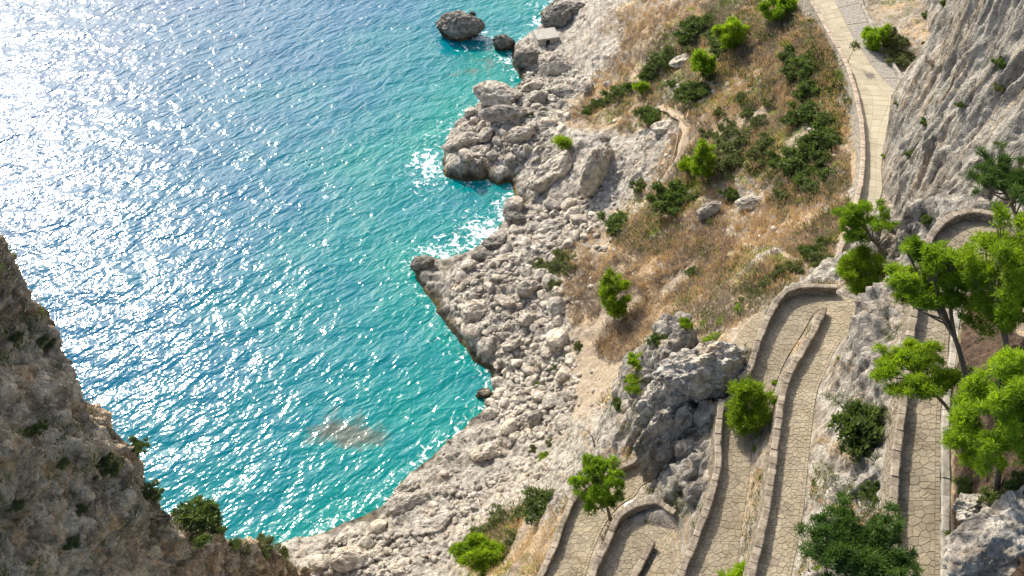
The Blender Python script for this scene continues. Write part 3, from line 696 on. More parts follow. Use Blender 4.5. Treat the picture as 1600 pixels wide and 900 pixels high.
_m = (ROADS['long'][0]+ROADS['long'][1])[iA-4:]/2
_py = np.array([450-FP*((q[1]-(CAMZ-q[2]))*C45)/depth_of(q) for q in _m])
split = np.interp(_py, [-60, 0, 55, 100, 128, 155], [0.46, 0.5, 0.52, 0.56, 0.70, 0.985])
far = road('far_footpath', 'long', None, 0, 0, size=1.25, slab=True, sub=(iA-4, nlong), mat=M['slab'], u0=0, u1=0.75, split=split)
iw = int(np.argmin(np.abs(_py-146)))
road('', 'long', None, 0, 0, size=0.42, sub=(iA-4+iw, nlong), mat=M['cobble'], u0=0.5, u1=1.0, root=far, base_obj=False, piece='cobble', kinds=0, split=split[iw:])

# ------------------------------------------------------------------ parapets: rubble body and separate coping stones
def parapet(line, label, w=0.45, h=0.72, deep=1.6, stone=0.55, mat=None, cmat=None, group=None, name='stone_parapet', ends=True, cap_name='coping_stone', cat='wall', body='wall_body'):
    q = resample(line, 0.25); q[:, :2] += 0.06*np.stack([fbm(q*0.45, 2), fbm(q*0.45+50, 2)], 1)
    t = np.gradient(q[:, :2], axis=0); t /= np.linalg.norm(t, axis=1)[:, None]; nn = np.stack([-t[:, 1], t[:, 0]], 1)
    root = empty(name, q[len(q)//2]); tag(root, label, cat, group)
    o0 = q[len(q)//2]
    A = q.copy(); B = q.copy(); A[:, :2] += nn*w/2; B[:, :2] -= nn*w/2
    m = len(q); jit = RS.normal(0, 0.03, (m, 2))
    nr = max(3, int((h+deep)/0.35)); v = []
    for i in range(m):
        for S, sg in ((A, 1), (B, -1)):
            for k in range(nr):
                zz = h-0.1-(h+deep-0.1)*k/(nr-1); bat = max(0, -zz)*0.08
                p = S[i].copy(); p[:2] += nn[i]*sg*(bat+RS.normal(0, 0.022)); p[2] += zz; v.append(p-o0)
    f = []; c = 2*nr
    for i in range(m-1):
        for k in range(nr-1):
            f.append((i*c+k, i*c+k+1, (i+1)*c+k+1, (i+1)*c+k)); f.append((i*c+nr+k+1, i*c+nr+k, (i+1)*c+nr+k, (i+1)*c+nr+k+1))
        f.append((i*c, (i+1)*c, (i+1)*c+nr, i*c+nr))
    f.append(tuple([k for k in range(nr)]+[nr+k for k in range(nr-1, -1, -1)])); e = (m-1)*c
    f.append(tuple(reversed([e+k for k in range(nr)]+[e+nr+k for k in range(nr-1, -1, -1)])))
    mesh_obj(body, v, f, mat or M['wall'], root)
    s = np.r_[0, np.cumsum(np.linalg.norm(np.diff(q, axis=0), axis=1))]; x = 0; cnt = 0
    def ip(x): return np.array([np.interp(x, s, q[:, k]) for k in range(3)]), np.array([np.interp(x, s, nn[:, k]) for k in range(2)])
    rest = MB()
    while x < s[-1]-0.15:
        L = min(stone*random.uniform(0.75, 1.3), s[-1]-x); a, na = ip(x+0.015); b, nb = ip(x+L-0.015)
        ow = w/2+random.uniform(0.0, 0.04); th = random.uniform(0.09, 0.17); sh = random.uniform(-.01, .01); jt = [[random.uniform(-.012, .012) for _ in range(2)] for _ in range(12)]
        def ring(z, k): return [tuple(np.r_[p[:2]+n_*(sg*ow*k+sh)+np.array(jt[random.randrange(12)]), p[2]+z+jt[random.randrange(12)][0]*0.6]-o0) for p, n_, sg in ((a, na, 1), (b, nb, 1), (b, nb, -1), (a, na, -1))]
        z0 = h-0.1; r0, r1, r2 = ring(z0, 1), ring(z0+th*0.65, 1.0), ring(z0+th, 0.72)
        vv_ = r0+r1+r2; ff_ = [(3, 2, 1, 0), (8, 9, 10, 11)]
        for k in range(4):
            k2 = (k+1) % 4; ff_ += [(k, k2, 4+k2, 4+k), (4+k, 4+k2, 8+k2, 8+k)]
        ff_ = [tuple(reversed(z)) for z in ff_]
        if in_frame(a, 30) and cnt < 300: mesh_obj(cap_name, vv_, ff_, cmat or M['coping'], root); cnt += 1
        else: rest.add(vv_, ff_)
        x += L
    if rest.v: tag(rest.build(cap_name+'s', cmat or M['coping'], root), kind='stuff')
    return root
def seg(line, a, b):
    i = int(np.argmin(np.hypot(*(line[:, :2]-a[:2]).T))); j = int(np.argmin(np.hypot(*(line[:, :2]-b[:2]).T)))
    return line[min(i, j):max(i, j)+1]
ot = off(*ROADS['top'], 'L', 0.25)
parapet(ot, 'long rubble parapet on the seaward side of the uppermost paved path, curved far end', deep=1.9)
otr = off(*ROADS['top'], 'R', 0.24)[:idx_near('top', P(1500, 430, 63.5))]
parapet(otr, 'low pale kerb wall along the inland side of the uppermost paved path', w=0.42, h=0.32, deep=0.5, stone=1.1, mat=M['kerb'], cmat=M['kerb'], name='kerb_wall', cap_name='kerb_stone')
om = off(*ROADS['mid'], 'L', 0.22)
iend = idx_near('mid', P(1290, 486, 52.8))
parapet(om[:iend-1], 'straight stone parapet between two path lanes, ending bluntly inside the upper hairpin', deep=2.2)
oo = off(*ROADS['mid'], 'R', 0.24)
i1 = idx_near('mid', P(1330, 468, 52.6)); i2 = idx_near('mid', P(1180, 600, 51)); i3 = idx_near('mid', P(1150, 635, 50.9))
parapet(oo[i1+1:i2+2], 'curved stone parapet round the outside of the upper hairpin bend', h=0.85, deep=1.6)
parapet(oo[i3:], 'sinuous stone parapet with white face, left of the path below the grey overhanging rock', deep=2.2)
ol = off(*ROADS['low'], 'R', 0.24)
j1 = idx_near('low', P(1030, 820, 43.3))
parapet(ol[:j1+2], 'curved parapet round the outside of the lowest hairpin bend', h=0.95, deep=2.2)
oi = ROADS['low'][0]
a = np.array([P(1019, 853, 43.4), P(1004, 880, 43.3), P(992, 903, 43.2), P(970, 950, 43.0)])
parapet(a, 'short stone wall ending in the middle of the lowest hairpin bend', deep=0.4)
olg = off(*ROADS['long'], 'L', 0.26)
parapet(olg[:iH-6], 'stone parapet at the left edge of the lowest path beside the umbrella pine', deep=2.6)
parapet(olg[iA-10:], 'long parapet with reddish coping winding along the far path under the cliff', h=0.9, deep=2.6, cmat=M['coping_red'], w=0.5, mat=M['edge_wall'])
orr = off(*ROADS['long'], 'R', 0.2)
ia = idx_near('long', P(1380, 158, 36)); 
parapet(orr[ia+3:], 'low pale kerb wall edging the wide part of the far path beneath the scrub', w=0.35, h=0.45, deep=0.8, stone=1.2, mat=M['kerb'], cmat=M['kerb'], name='kerb_wall', cap_name='kerb_stone')

# ------------------------------------------------------------------ boulders
def rock_mesh(seed, sub=3, flat=0.75, noise_=0.10, planes=13):
    bm = bmesh.new(); bmesh.ops.create_icosphere(bm, subdivisions=sub, radius=1)
    v = np.array([q.co[:] for q in bm.verts]); f = np.array([[q.index for q in g.verts] for g in bm.faces]); bm.free()
    r = np.random.RandomState(seed); pn = r.normal(size=(planes, 3)); pn /= np.linalg.norm(pn, axis=1)[:, None]; pd = r.uniform(0.66, 1.0, planes)
    dots = v@pn.T; rr = np.where(dots > 0.05, pd/np.maximum(dots, 0.05), 9); k = 34.0
    rad = (np.sum(np.minimum(rr, 1.15)**-k, 1)/1.0)**(-1/k); rad = np.minimum(rad, 1.1)
    p = v*rad[:, None]; p = p+v*(noise_*fbm(v*1.9+seed*3.1, 4)+0.5*noise_*ridged(v*3.7+seed, 3))[:, None]
    p *= np.array([1.0, r.uniform(0.68, 0.95), flat*r.uniform(0.8, 1.1)])
    return p, f
BV = [rock_mesh(100+i, 3, 0.75, 0.07, 10) for i in range(9)]
BME = []
for i, (v, f) in enumerate(BV):
    me = bpy.data.meshes.new('boulder'); me.from_pydata(v.tolist(), [], f.tolist()); me.materials.append(M['boulder']); me.update(); BME.append(me)
BIGS = []
for i in range(7):
    v, f = rock_mesh(300+i, 5, 0.8, 0.13, 11); me = bpy.data.meshes.new('boulder'); me.from_pydata(v.tolist(), [], f.tolist()); me.materials.append(M['boulder']); me.update(); BIGS.append(me)
occupied = []
def boulder(px, py, wpx, label, hf=0.75, asp=None, rz=None, big=True, name='boulder', group=None, sink=0.3, mat=None, cat='boulder', pos=None, tilt=None, hz=None):
    p, t = hit(px, py+wpx*0.18) if pos is None else pos
    r = wpx*t/FP/2
    me = random.choice(BIGS if big else BME)
    if mat is not None: me = me.copy(); me.materials.clear(); me.materials.append(mat)
    o = bpy.data.objects.new(name, me); COL.objects.link(o)
    asp = asp or random.uniform(0.7, 1.0)
    o.scale = (r, r*asp, r*hf); o.rotation_euler = tilt or (random.uniform(-.3, .3), random.uniform(-.3, .3), rz if rz is not None else random.uniform(0, 6.28))
    o.location = (float(p[0]), float(p[1]), float(p[2]+r*hf*0.8*(1-2*sink))) if hz is None else (float(p[0]), float(p[1]), hz)
    tag(o, label, cat, group); occupied.append((p[0], p[1], r)); return o
big_list = [
 (715,36,74,'lone flat-topped dark rock standing in the sea off the point',0.72,0.7,0.0,'sea_stack'),
 (785,66,36,'rounded dark rock in the surf just off the small concrete shelter',0.9,0.8,0.4,'sea_stack'),
 (738,20,10,'tiny dark rock awash right beside the lone sea rock',0.6,0.8,0,'sea_stack'),
 (780,142,76,'large rounded grey boulder at the water edge above the rocky headland',0.62,0.7,-0.2,'boulder'),
 (822,92,44,'blocky dark boulder below the small concrete shelter',0.95,0.8,0.6,'boulder'),
 (865,100,62,'big rounded grey boulder beside the concrete shelter, bare on top',0.8,0.75,-0.3,'boulder'),
 (835,130,34,'low oval boulder behind the large rounded boulder at the water',0.6,0.8,0.1,'boulder'),
 (882,136,38,'flat oval boulder under the smooth pale slab',0.5,0.7,0.1,'boulder'),
 (842,148,36,'pale angular boulder above the headland stones',0.7,0.8,0.8,'boulder'),
 (920,140,26,'tall pale splintered boulder at the edge of the dry grass',0.9,0.6,1.1,'boulder'),
 (952,130,20,'small white boulder lying in the dry grass',0.6,0.8,0,'boulder'),
 (880,20,62,'dark weathered rock mass at the water, top edge of the photo',0.7,0.7,0.2,'boulder'),
 (862,262,80,'huge smooth grey boulder leaning over the stony inlet',0.72,0.6,0.5,'boulder'),
 (932,262,86,'huge upright grey slab boulder beside the dark crevice',0.95,0.48,1.05,'boulder'),
 (948,213,24,'pale capstone perched on top of the upright slab',0.6,0.7,-0.2,'boulder'),
 (750,232,40,'rounded boulder resting in the middle of the dark headland',0.6,0.7,0.2,'boulder'),
 (725,215,60,'long sloping boulder forming the seaward back of the headland',0.5,0.6,0.2,'boulder'),
 (815,205,50,'pale lumpy boulder with a green tuft on the headland crest',0.7,0.7,0.5,'boulder'),
 (790,170,70,'long low pale boulder on the north side of the headland',0.45,0.5,0.25,'boulder'),
 (803,340,34,'dark wet boulder at the surf edge of the inlet',0.8,0.9,0,'boulder'),
 (775,372,44,'dark flat boulder sloping into the surf',0.5,0.6,0.5,'boulder'),
 (755,396,34,'low dark boulder where the surf meets the point',0.5,0.7,0.2,'boulder'),
 (862,352,52,'pale flat boulder with a log lying against it',0.6,0.8,0.4,'boulder'),
 (900,330,34,'grey boulder in the stony gully below the huge slab',0.7,0.8,0.5,'boulder'),
 (660,410,34,'dark craggy rock at the very tip of the pointed headland',0.7,0.8,0.2,'boulder'),
 (745,480,54,'big weathered grey boulder on the flat of the pointed headland',0.6,0.8,0.5,'boulder'),
 (790,468,36,'smooth oval boulder beside the big weathered headland boulder',0.7,0.6,-0.7,'boulder'),
 (825,448,36,'block of grey rock under the grassy rim',0.9,0.8,0,'boulder'),
 (800,535,30,'pale domed boulder on the pebbly flat',0.7,0.8,0,'boulder'),
 (763,702,50,'large white rounded boulder lying on the smooth shore rock',0.7,0.75,0.1,'boulder'),
 (768,645,30,'small pale boulder on the shore rim above the white one',0.8,0.8,0,'boulder'),
 (757,612,26,'lump of rock jutting into the turquoise cove',0.9,0.8,0.4,'boulder'),
 (635,765,44,'upright weathered rock on the rim of the cove',0.9,0.7,0.5,'boulder'),
 (550,866,66,'broad flat-topped grey boulder above the foot of the left cliff',0.5,0.7,0.1,'boulder'),
 (640,775,70,'wide sloping grey rock at the corner of the cove',0.5,0.7,0.8,'boulder'),
 (680,810,70,'ribbed pale rock bulging behind the cove corner',0.45,0.6,0.2,'boulder'),
 (628,880,34,'pale wedge-shaped boulder near the bottom edge of the photo',0.6,0.8,0.3,'boulder'),
 (728,797,18,'small white block beside a pink stone',0.8,0.9,0,'boulder'),
 (744,793,18,'small pinkish rounded stone beside a white block',0.8,0.9,0,'boulder'),
 (835,650,34,'tilted pale boulder at the top of the stony beach',0.8,0.7,1.0,'boulder'),
 (855,725,22,'pale angular stone standing in a green patch',0.9,0.9,0.4,'boulder'),
 (1065,92,36,'smooth blue-grey rock showing between dark shrubs high on the slope',0.7,0.8,0.2,'boulder'),
 (1035,195,34,'grey rock under the shrub beside the dirt path',0.7,0.8,0.2,'boulder'),
 (1110,325,46,'pale rock outcrop in the dry grass, left of its pair',0.7,0.7,0.6,'boulder'),
 (1175,312,48,'pale rock outcrop in the dry grass, right of its pair',0.65,0.6,-0.1,'boulder'),
 (1322,155,14,'white stone at the foot of the far parapet',0.8,0.8,0,'boulder'),
]
for px, py, w, lab, hf, asp, rz, nm in big_list:
    pos = None; hz = None
    if nm == 'sea_stack': p = P(px, py+w*0.25, 0); pos = (p, depth_of(p)); hz = w*depth_of(p)/FP/2*hf*0.55
    boulder(px, py, w, lab, hf, asp, rz, True, nm, None, 0.3, M['sea_rock'] if 'dark' in lab and 'shrub' not in lab and 'crevice' not in lab and 'resting' not in lab else None, 'rock' if nm == 'sea_stack' else 'boulder', pos, None, hz)
# the big rocks of the crag and of the lower right corner
def outcrop(name, ctr, sx, sy, sz, seed, label, mat, rot=(0, 0, 0), sub=6, nz=0.16):
    v, f = rock_mesh(seed, sub, 1.0, nz, 12); v = v*np.array([sx, sy, sz])
    Rm = np.array(Matrix.Rotation(rot[2], 3, 'Z') @ Matrix.Rotation(rot[1], 3, 'Y') @ Matrix.Rotation(rot[0], 3, 'X')); v = v@Rm.T
    wv = v+np.array(ctr); nn = v/np.linalg.norm(v, axis=1)[:, None]
    v = v+nn*(0.22*ridged(wv*0.7, 4)+0.2*blocky(wv, 0.7)+0.08*fbm(wv*3, 2))[:, None]*0.9
    o = mesh_obj(name, v, f, mat); o.location = [float(a) for a in ctr]; return tag(o, label, 'rock')
outcrop('rock_outcrop', P(1098, 585, 50.8), 3.3, 2.0, 2.6, 41, 'massive grey rock overhanging the path where it leaves the upper hairpin', mk_rock('grey_outcrop', 0.6, 1.2, None, 1.1), (0.1, 0.2, 0.2))
outcrop('rock_outcrop', P(1052, 690, 44.0), 2.7, 2.0, 5.6, 42, 'tall streaked grey rock face above the small round turn of the lowest path', mk_rock('grey_streaked', 0.35, 0.95, (1, 1, .35), 1.1), (0.1, 0.1, 0.3))
outcrop('rock_outcrop', P(1045, 640, 46.6), 2.3, 1.7, 3.4, 45, 'grey rock wall joining the overhanging rock to the streaked face below it', mk_rock('grey_joining_rock', 0.5, 1.2, (1, 1, .5), 1.1), (0.1, 0.1, 0.5))
outcrop('rock_outcrop', P(1570, 855, 70.0), 2.9, 2.2, 2.0, 43, 'large pale pitted rock in the lower right corner of the photo', M['white_rock'], (0.2, -0.3, 0.6))
outcrop('rock_outcrop', P(1530, 800, 66.3), 1.3, 1.0, 0.9, 44, 'small pale rock beside the large corner rock, nearer the kerb wall', M['white_rock'], (0.1, 0.3, 0.2))

# individual beach boulders (largest first) and the small stones between them
def in_poly(x, y, poly):
    c = False; j = len(poly)-1
    for i in range(len(poly)):
        if ((poly[i][1] > y) != (poly[j][1] > y)) and (x < (poly[j][0]-poly[i][0])*(y-poly[i][1])/(poly[j][1]-poly[i][1])+poly[i][0]): c = not c
        j = i
    return c
ZONES = [
 ([(770,560),(820,520),(890,540),(905,620),(880,680),(800,690),(765,640)], 110, (12,46), 'rounded pale boulder packed among others on the beach behind the turquoise cove', 'beach boulders behind the cove'),
 ([(700,430),(780,390),(860,400),(880,500),(800,530),(720,520)], 70, (11,46), 'grey boulder among many on the flat of the pointed headland', 'boulders on the pointed headland'),
 ([(800,300),(850,330),(930,280),(940,360),(870,400),(790,380)], 50, (11,44), 'grey boulder in the gully of stones above the surf inlet', 'boulders in the gully above the inlet'),
 ([(730,180),(860,150),(900,170),(850,260),(720,250)], 40, (12,48), 'grey boulder piled on the dark-footed headland', 'boulders piled on the upper headland'),
 ([(640,830),(700,760),(850,700),(880,730),(780,820),(700,880),(600,890)], 80, (8,22), 'pale stone scattered on the scree below the pine slope', 'stones on the lower scree'),
 ([(500,850),(600,820),(660,870),(640,900),(500,900)], 25, (12,50), 'pale boulder near the foot of the left cliff', 'boulders by the left cliff foot'),
 ([(840,60),(900,110),(920,150),(850,160),(800,140)], 18, (9,22), 'grey stone among the rocks round the concrete shelter', 'stones round the shelter'),
]
spots = []
for poly, n, (a, b), lab, grp in ZONES:
    xs = [p[0] for p in poly]; ys = [p[1] for p in poly]; c = 0; tries = 0
    while c < n and tries < n*30:
        tries += 1; x = random.uniform(min(xs), max(xs)); y = random.uniform(min(ys), max(ys))
        if not in_poly(x, y, poly): continue
        w = a+(b-a)*random.random()**2.2; p, t = hit(x, y); r = w*t/FP/2
        if p[2] < 0.4 or any(math.hypot(p[0]-q[0], p[1]-q[1]) < 0.72*(r+q[2]) for q in occupied): continue
        occupied.append((p[0], p[1], r)); spots.append((w, p, r, lab, grp)); c += 1
spots.sort(key=lambda s: -s[0]); spots = spots[:300]
for w, p, r, lab, grp in spots:
    o = bpy.data.objects.new('boulder', random.choice(BME)); COL.objects.link(o)
    hf = random.uniform(0.6, 0.95); o.scale = (r, r*random.uniform(.7, 1), r*hf); o.rotation_euler = (random.uniform(-.4, .4), random.uniform(-.4, .4), random.uniform(0, 6.28))
    o.location = (float(p[0]), float(p[1]), float(p[2]+r*hf*0.35)); tag(o, lab, 'boulder', grp)
def scatter_merge(name, protos, pts, scales, rots, mat, tilt=0.3):
    vs, fs, n = [], [], 0; fl = []
    for (p, s, rz) in zip(pts, scales, rots):
        v, f = protos[random.randrange(len(protos))]; c, sn = math.cos(rz), math.sin(rz)
        Rz = np.array([[c, -sn, 0], [sn, c, 0], [0, 0, 1]]); w = (v*s)@Rz.T+p; vs.append(w); fs.append(f+n); n += len(v)
    return mesh_obj(name, np.vstack(vs), np.vstack(fs), mat)
SM = [rock_mesh(500+i, 1, 0.7, 0.12, 9) for i in range(12)] + [rock_mesh(520+i, 2, 0.7, 0.12, 10) for i in range(4)]
pts, sc, ro = [], [], []
tries = 0
while len(pts) < 4200 and tries < 60000:
    tries += 1
    poly = random.choice([z[0] for z in ZONES]+[[(600,790),(770,560),(900,520),(960,620),(850,780),(640,880)], [(790,380),(900,300),(1000,250),(960,420),(880,520),(780,560)]])
    xs = [p[0] for p in poly]; ys = [p[1] for p in poly]; x = random.uniform(min(xs), max(xs)); y = random.uniform(min(ys), max(ys))
    if not in_poly(x, y, poly): continue
    p = None
    r0 = ray(x, y); tt = (4.0-CAMZ)/r0[2]; q = r0*tt
    z = float(H(q[0], q[1])); 
    for _ in range(3): tt = (z-CAMZ)/r0[2]; q = r0*tt; z = float(H(q[0], q[1]))
    if z < 0.5 or z > 24: continue
    s = 0.13+0.45*random.random()**3
    pts.append(np.array([q[0], q[1], z+s*0.2])); sc.append(s); ro.append(random.uniform(0, 6.28))
o = scatter_merge('loose_stones', SM, pts, sc, ro, M['boulder']); tag(o, 'small pale loose stones filling the gaps between the shore boulders', 'stones', None, 'stuff')

# ------------------------------------------------------------------ vegetation
def leaf_tris(centers, dirs, ln, wd, rs):
    n = len(centers); d = dirs/np.maximum(np.linalg.norm(dirs, axis=1), 1e-6)[:, None]
    a = np.cross(d, rs.normal(size=(n, 3))); a /= np.maximum(np.linalg.norm(a, axis=1), 1e-6)[:, None]
    L = (ln*rs.uniform(0.6, 1.3, n))[:, None]; W = (wd*rs.uniform(0.7, 1.3, n))[:, None]
    v = np.stack([centers-a*W/2, centers+a*W/2, centers+d*L+a*W*0.3, centers+d*L-a*W*0.3], 1).reshape(-1, 3)
    f = np.arange(n*4).reshape(-1, 4); return v, f
def crown_mesh(lobes, rs, tufts, per, ln, wd, shell=0.42):
    vol = np.array([l[1][0]*l[1][1]+l[1][2]*l[1][0] for l in lobes]); pr = vol/vol.sum(); C, D = [], []
    for (c, r), n in zip(lobes, (pr*tufts).astype(int)+3):
        u = rs.normal(size=(n, 3)); u /= np.linalg.norm(u, axis=1)[:, None]; u[:, 2] = np.where(u[:, 2] < -0.35, -u[:, 2]*0.5, u[:, 2])
        rad = shell+(1.12-shell)*rs.uniform(0, 1, n)**0.6; rad *= 1+0.18*perlin(u*2.2+rs.uniform(0, 50))
        C.append(np.array(c)+u*np.array(r)*rad[:, None]); D.append(u)
    C = np.vstack(C); D = np.vstack(D)
    cc = np.repeat(C, per, 0)+rs.normal(0, ln*0.35, (len(C)*per, 3)); dd = np.repeat(D, per, 0)*0.8+rs.normal(0, 0.75, (len(C)*per, 3)); dd[:, 2] += 0.25
    return leaf_tris(cc, dd, ln, wd, rs)
def pine(base, ctr, rx, ry, rz, label, seed, mat='pine', nl=9, tufts=520, per=16, ln=0.30, wd=0.042, lean=(0, 0), group=None, name='pine_tree', trunk_r=0.16, flat=0.55, spread=0.62, lobe=0.42, cat='tree', bark='bark', mode='umbrella'):
    rs = np.random.RandomState(seed); root = empty(name, base); tag(root, label, cat, group)
    b = np.zeros(3); c = np.array(ctr)-np.array(base)
    lobes = []
    for i in range(nl):
        a = 2*PI*(i*0.618)+rs.uniform(-.3, .3); q = math.sqrt((i+0.3)/nl)*spread*1.35
        z = (1-q*q*0.7)*0.5*rs.uniform(0.3, 1.2)-0.12
        s = lobe*rs.uniform(0.75, 1.2)
        if mode == 'dense':
            u = rs.normal(size=3); u /= np.linalg.norm(u); q = 0.88*rs.uniform(0.12, 1)**0.42
            lobes.append((c+u*q*np.array([rx, ry, rz])*np.array([1, 1, 0.95]), np.array([rx, ry, rz])*lobe*rs.uniform(0.5, 1.05)))
        elif mode == 'spiky':
            u = np.array([math.cos(a), math.sin(a), rs.uniform(-0.35, 0.75)]); ex = rs.uniform(0.75, 1.15)
            for kk in range(4):
                qq = ex*(0.32+0.24*kk); rr_ = lobe*(1-0.2*kk)*rs.uniform(0.7, 1.1)
                lobes.append((c+u*qq*np.array([rx, ry, rz*0.8])+rs.normal(0, .06, 3)*rx, np.array([rx*rr_, rx*rr_, rx*rr_*0.55])))
        else:
            lobes.append((c+np.array([math.cos(a)*q*rx, math.sin(a)*q*ry, z*rz]), np.array([rx*s, ry*s, rz*s*(flat+0.25)])))
    v, f = crown_mesh(lobes, rs, tufts, per, ln, wd); mesh_obj('crown', v, f, M[mat], root)
    mb = MB(); mid = b+(c-b)*0.5+np.array([lean[0], lean[1], 0]); top = c+np.array([0, 0, -rz*0.1])
    tp = resample(np.array([b-np.array([0, 0, .4]), b+(mid-b)*0.5, mid, top]), 0.4); mb.tube(tp, list(np.linspace(trunk_r, trunk_r*0.35, len(tp))), 8); mb.build('trunk', M[bark], root, True)
    for i, (lc_, lr) in enumerate(lobes[:22] if mode != 'spiky' else lobes[2::4]):
        st_ = tp[int(len(tp)*rs.uniform(0.5, 0.95))-1]; m_ = (st_+lc_)/2+rs.normal(0, .12, 3)+np.array([0, 0, -0.12*rz])
        lb = MB(); lb.tube(resample(np.array([st_, m_, lc_]), 0.35), list(np.linspace(trunk_r*0.42, 0.025, len(resample(np.array([st_, m_, lc_]), 0.35)))), 5)
        for k in range(3):
            e = lc_+rs.normal(size=3)*lr*0.8; lb.tube([m_+(lc_-m_)*0.5, (m_+lc_)/2*0.4+e*0.6, e], [0.04, 0.025, 0.012], 4)
        lb.build('branch', M[bark], root, True)
    return root
def pine_px(bx, by, cx, cy, wx, wy, label, seed, dy=0.0, base=None, **k):
    b = hit(bx, by)[0] if base is None else np.array(base, float)
    r = ray(cx, cy); t = (b[1]+dy)/r[1]; c = np.array([r[0]*t, r[1]*t, CAMZ+r[2]*t])
    rx = wx*t/FP/2; ext = wy*t/FP/2                      # ext^2 = (ry*.707)^2+(rz*.707)^2
    rz = min(ext*1.0, rx*0.8); ry = max(rx*0.75, min(rx*1.1, math.sqrt(max(0.2, 2*ext*ext-rz*rz))))
    rz = math.sqrt(max(0.3, 2*ext*ext-ry*ry)) if 2*ext*ext > ry*ry else ext*0.6
    return pine(b, c, rx, ry, rz, label, seed, **k)
pine_px(955,812, 937,757, 96, 112, 'umbrella pine with bare lower branches standing between the lowest path and its hairpin', 11, mode='dense', nl=55, tufts=1000, trunk_r=0.17, lobe=0.17, ln=0.24, wd=0.055)
pine_px(1172,662, 1171,636, 78, 98, 'compact round bright green tree beside the path below the upper hairpin', 12, mat='bright', nl=40, tufts=1200, per=16, mode='dense', spread=0.42, lobe=0.28, flat=0.8, name='round_tree', dy=-0.3)
pine_px(1385,398, 1352,348, 112, 92, 'airy pine leaning out over the far path in front of the grey cliff', 13, ln=0.24, mode='dense', nl=48, tufts=760, lobe=0.15, lean=(-0.3, 0))
pine_px(1370,455, 1344,428, 72, 84, 'dense rounded green tree filling the gap right of the upper hairpin', 14, mat='bright', nl=40, tufts=1300, per=16, mode='dense', spread=0.5, lobe=0.28, flat=0.8, name='round_tree')
pine_px(1522,640, 1452,430, 160, 125, 'wide open pine arching over the uppermost path from a long curved trunk', 15, mat='bright', ln=0.24, mode='dense', nl=70, tufts=1500, lobe=0.15, dy=3.0, trunk_r=0.2, lean=(0.3, 0.5))
pine_px(1575,600, 1565,430, 165, 225, 'tall broad pine at the right edge of the photo above the path', 16, ln=0.24, mat='bright', nl=90, tufts=2100, per=16, lobe=0.17, mode='dense', trunk_r=0.22, dy=1.5)
pine_px(1560,760, 1562,650, 145, 235, 'bushy pine at the right edge overhanging the lower right rock', 17, ln=0.24, mat='bright', nl=90, tufts=2100, per=16, lobe=0.17, mode='dense', trunk_r=0.2)
pine_px(1500,660, 1425,575, 165, 92, 'low spreading bright pine crossing the parapet halfway along the uppermost path', 18, ln=0.24, mat='bright', mode='dense', nl=55, tufts=1100, lobe=0.15, trunk_r=0.14)
pine_px(1345,960, 1342,862, 190, 130, 'dark green pine with spiky boughs at the bottom edge of the photo', 19, mat='dark_pine', nl=22, tufts=1700, per=18, lobe=0.17, mode='spiky', trunk_r=0.2, dy=-1.0, ln=0.24)
pine_px(1600,380, 1568,285, 110, 120, 'sparse dark tree against the grey cliff at the right edge', 20, mat='dark_pine', mode='spiky', nl=14, tufts=560, lobe=0.14, trunk_r=0.18, base=P(1600, 372, 64))
pine_px(960,500, 959,462, 54, 84, 'upright light green pine alone in the dry grass above the sandy patch', 21, mat='bright', mode='dense', nl=34, tufts=640, per=14, ln=0.36, wd=0.08, lobe=0.22)
pine_px(756,890, 755,872, 100, 66, 'bright green rounded shrub at the bottom edge above the scree', 22, mat='bright', mode='dense', nl=36, tufts=1000, per=16, ln=0.3, wd=0.06, spread=0.5, lobe=0.24, name='shrub', cat='shrub')
pine_px(1160,905, 1160,902, 60, 22, 'tip of a bright green shrub poking up between the paths at the bottom edge', 23, mat='bright', nl=6, tufts=260, name='shrub', cat='shrub')
pine_px(1368,76, 1369,58, 40, 48, 'small dark green tree leaning over the wide part of the far path', 24, mode='dense', mat='pine', nl=26, tufts=420, per=14, ln=0.36, wd=0.08, spread=0.5, lobe=0.26)
pine_px(1140,80, 1140,55, 70, 54, 'broad light green pine high on the far slope', 25, mode='dense', mat='bright', nl=26, tufts=420, per=14, ln=0.45, wd=0.11, lobe=0.26)
pine_px(1100,125, 1098,100, 42, 44, 'small leaning pine just below the broad pine on the far slope', 26, mode='dense', mat='pine', nl=26, tufts=320, per=14, ln=0.45, wd=0.11, lobe=0.26)
pine_px(1215,30, 1214,14, 60, 46, 'pine cut by the top edge of the photo, left of the far path', 27, mode='dense', mat='pine', nl=26, tufts=380, per=14, ln=0.45, wd=0.11, lobe=0.26)
pine_px(1098,285, 1098,252, 36, 66, 'slender bright green pine at the foot of the dirt path', 28, mat='bright', mode='dense', nl=26, tufts=420, per=14, ln=0.4, wd=0.10, lobe=0.26)
pine_px(1074,275, 1074,262, 20, 30, 'small bright pine close against the slender one', 29, mat='bright', nl=6, tufts=180, per=14, ln=0.4, wd=0.10, lobe=0.5)
pine_px(878,236, 878,225, 24, 26, 'small bright green bush on the ledge above the huge smooth boulder', 30, mat='bright', nl=6, tufts=220, per=12, ln=0.35, wd=0.09, spread=.45, lobe=0.55, name='shrub', cat='shrub')
pine_px(1003,148, 1001,138, 26, 24, 'small bright green bush at the end of a row of dark shrubs', 31, mat='bright', nl=6, tufts=200, per=12, ln=0.35, wd=0.09, spread=.45, lobe=0.55, name='shrub', cat='shrub')
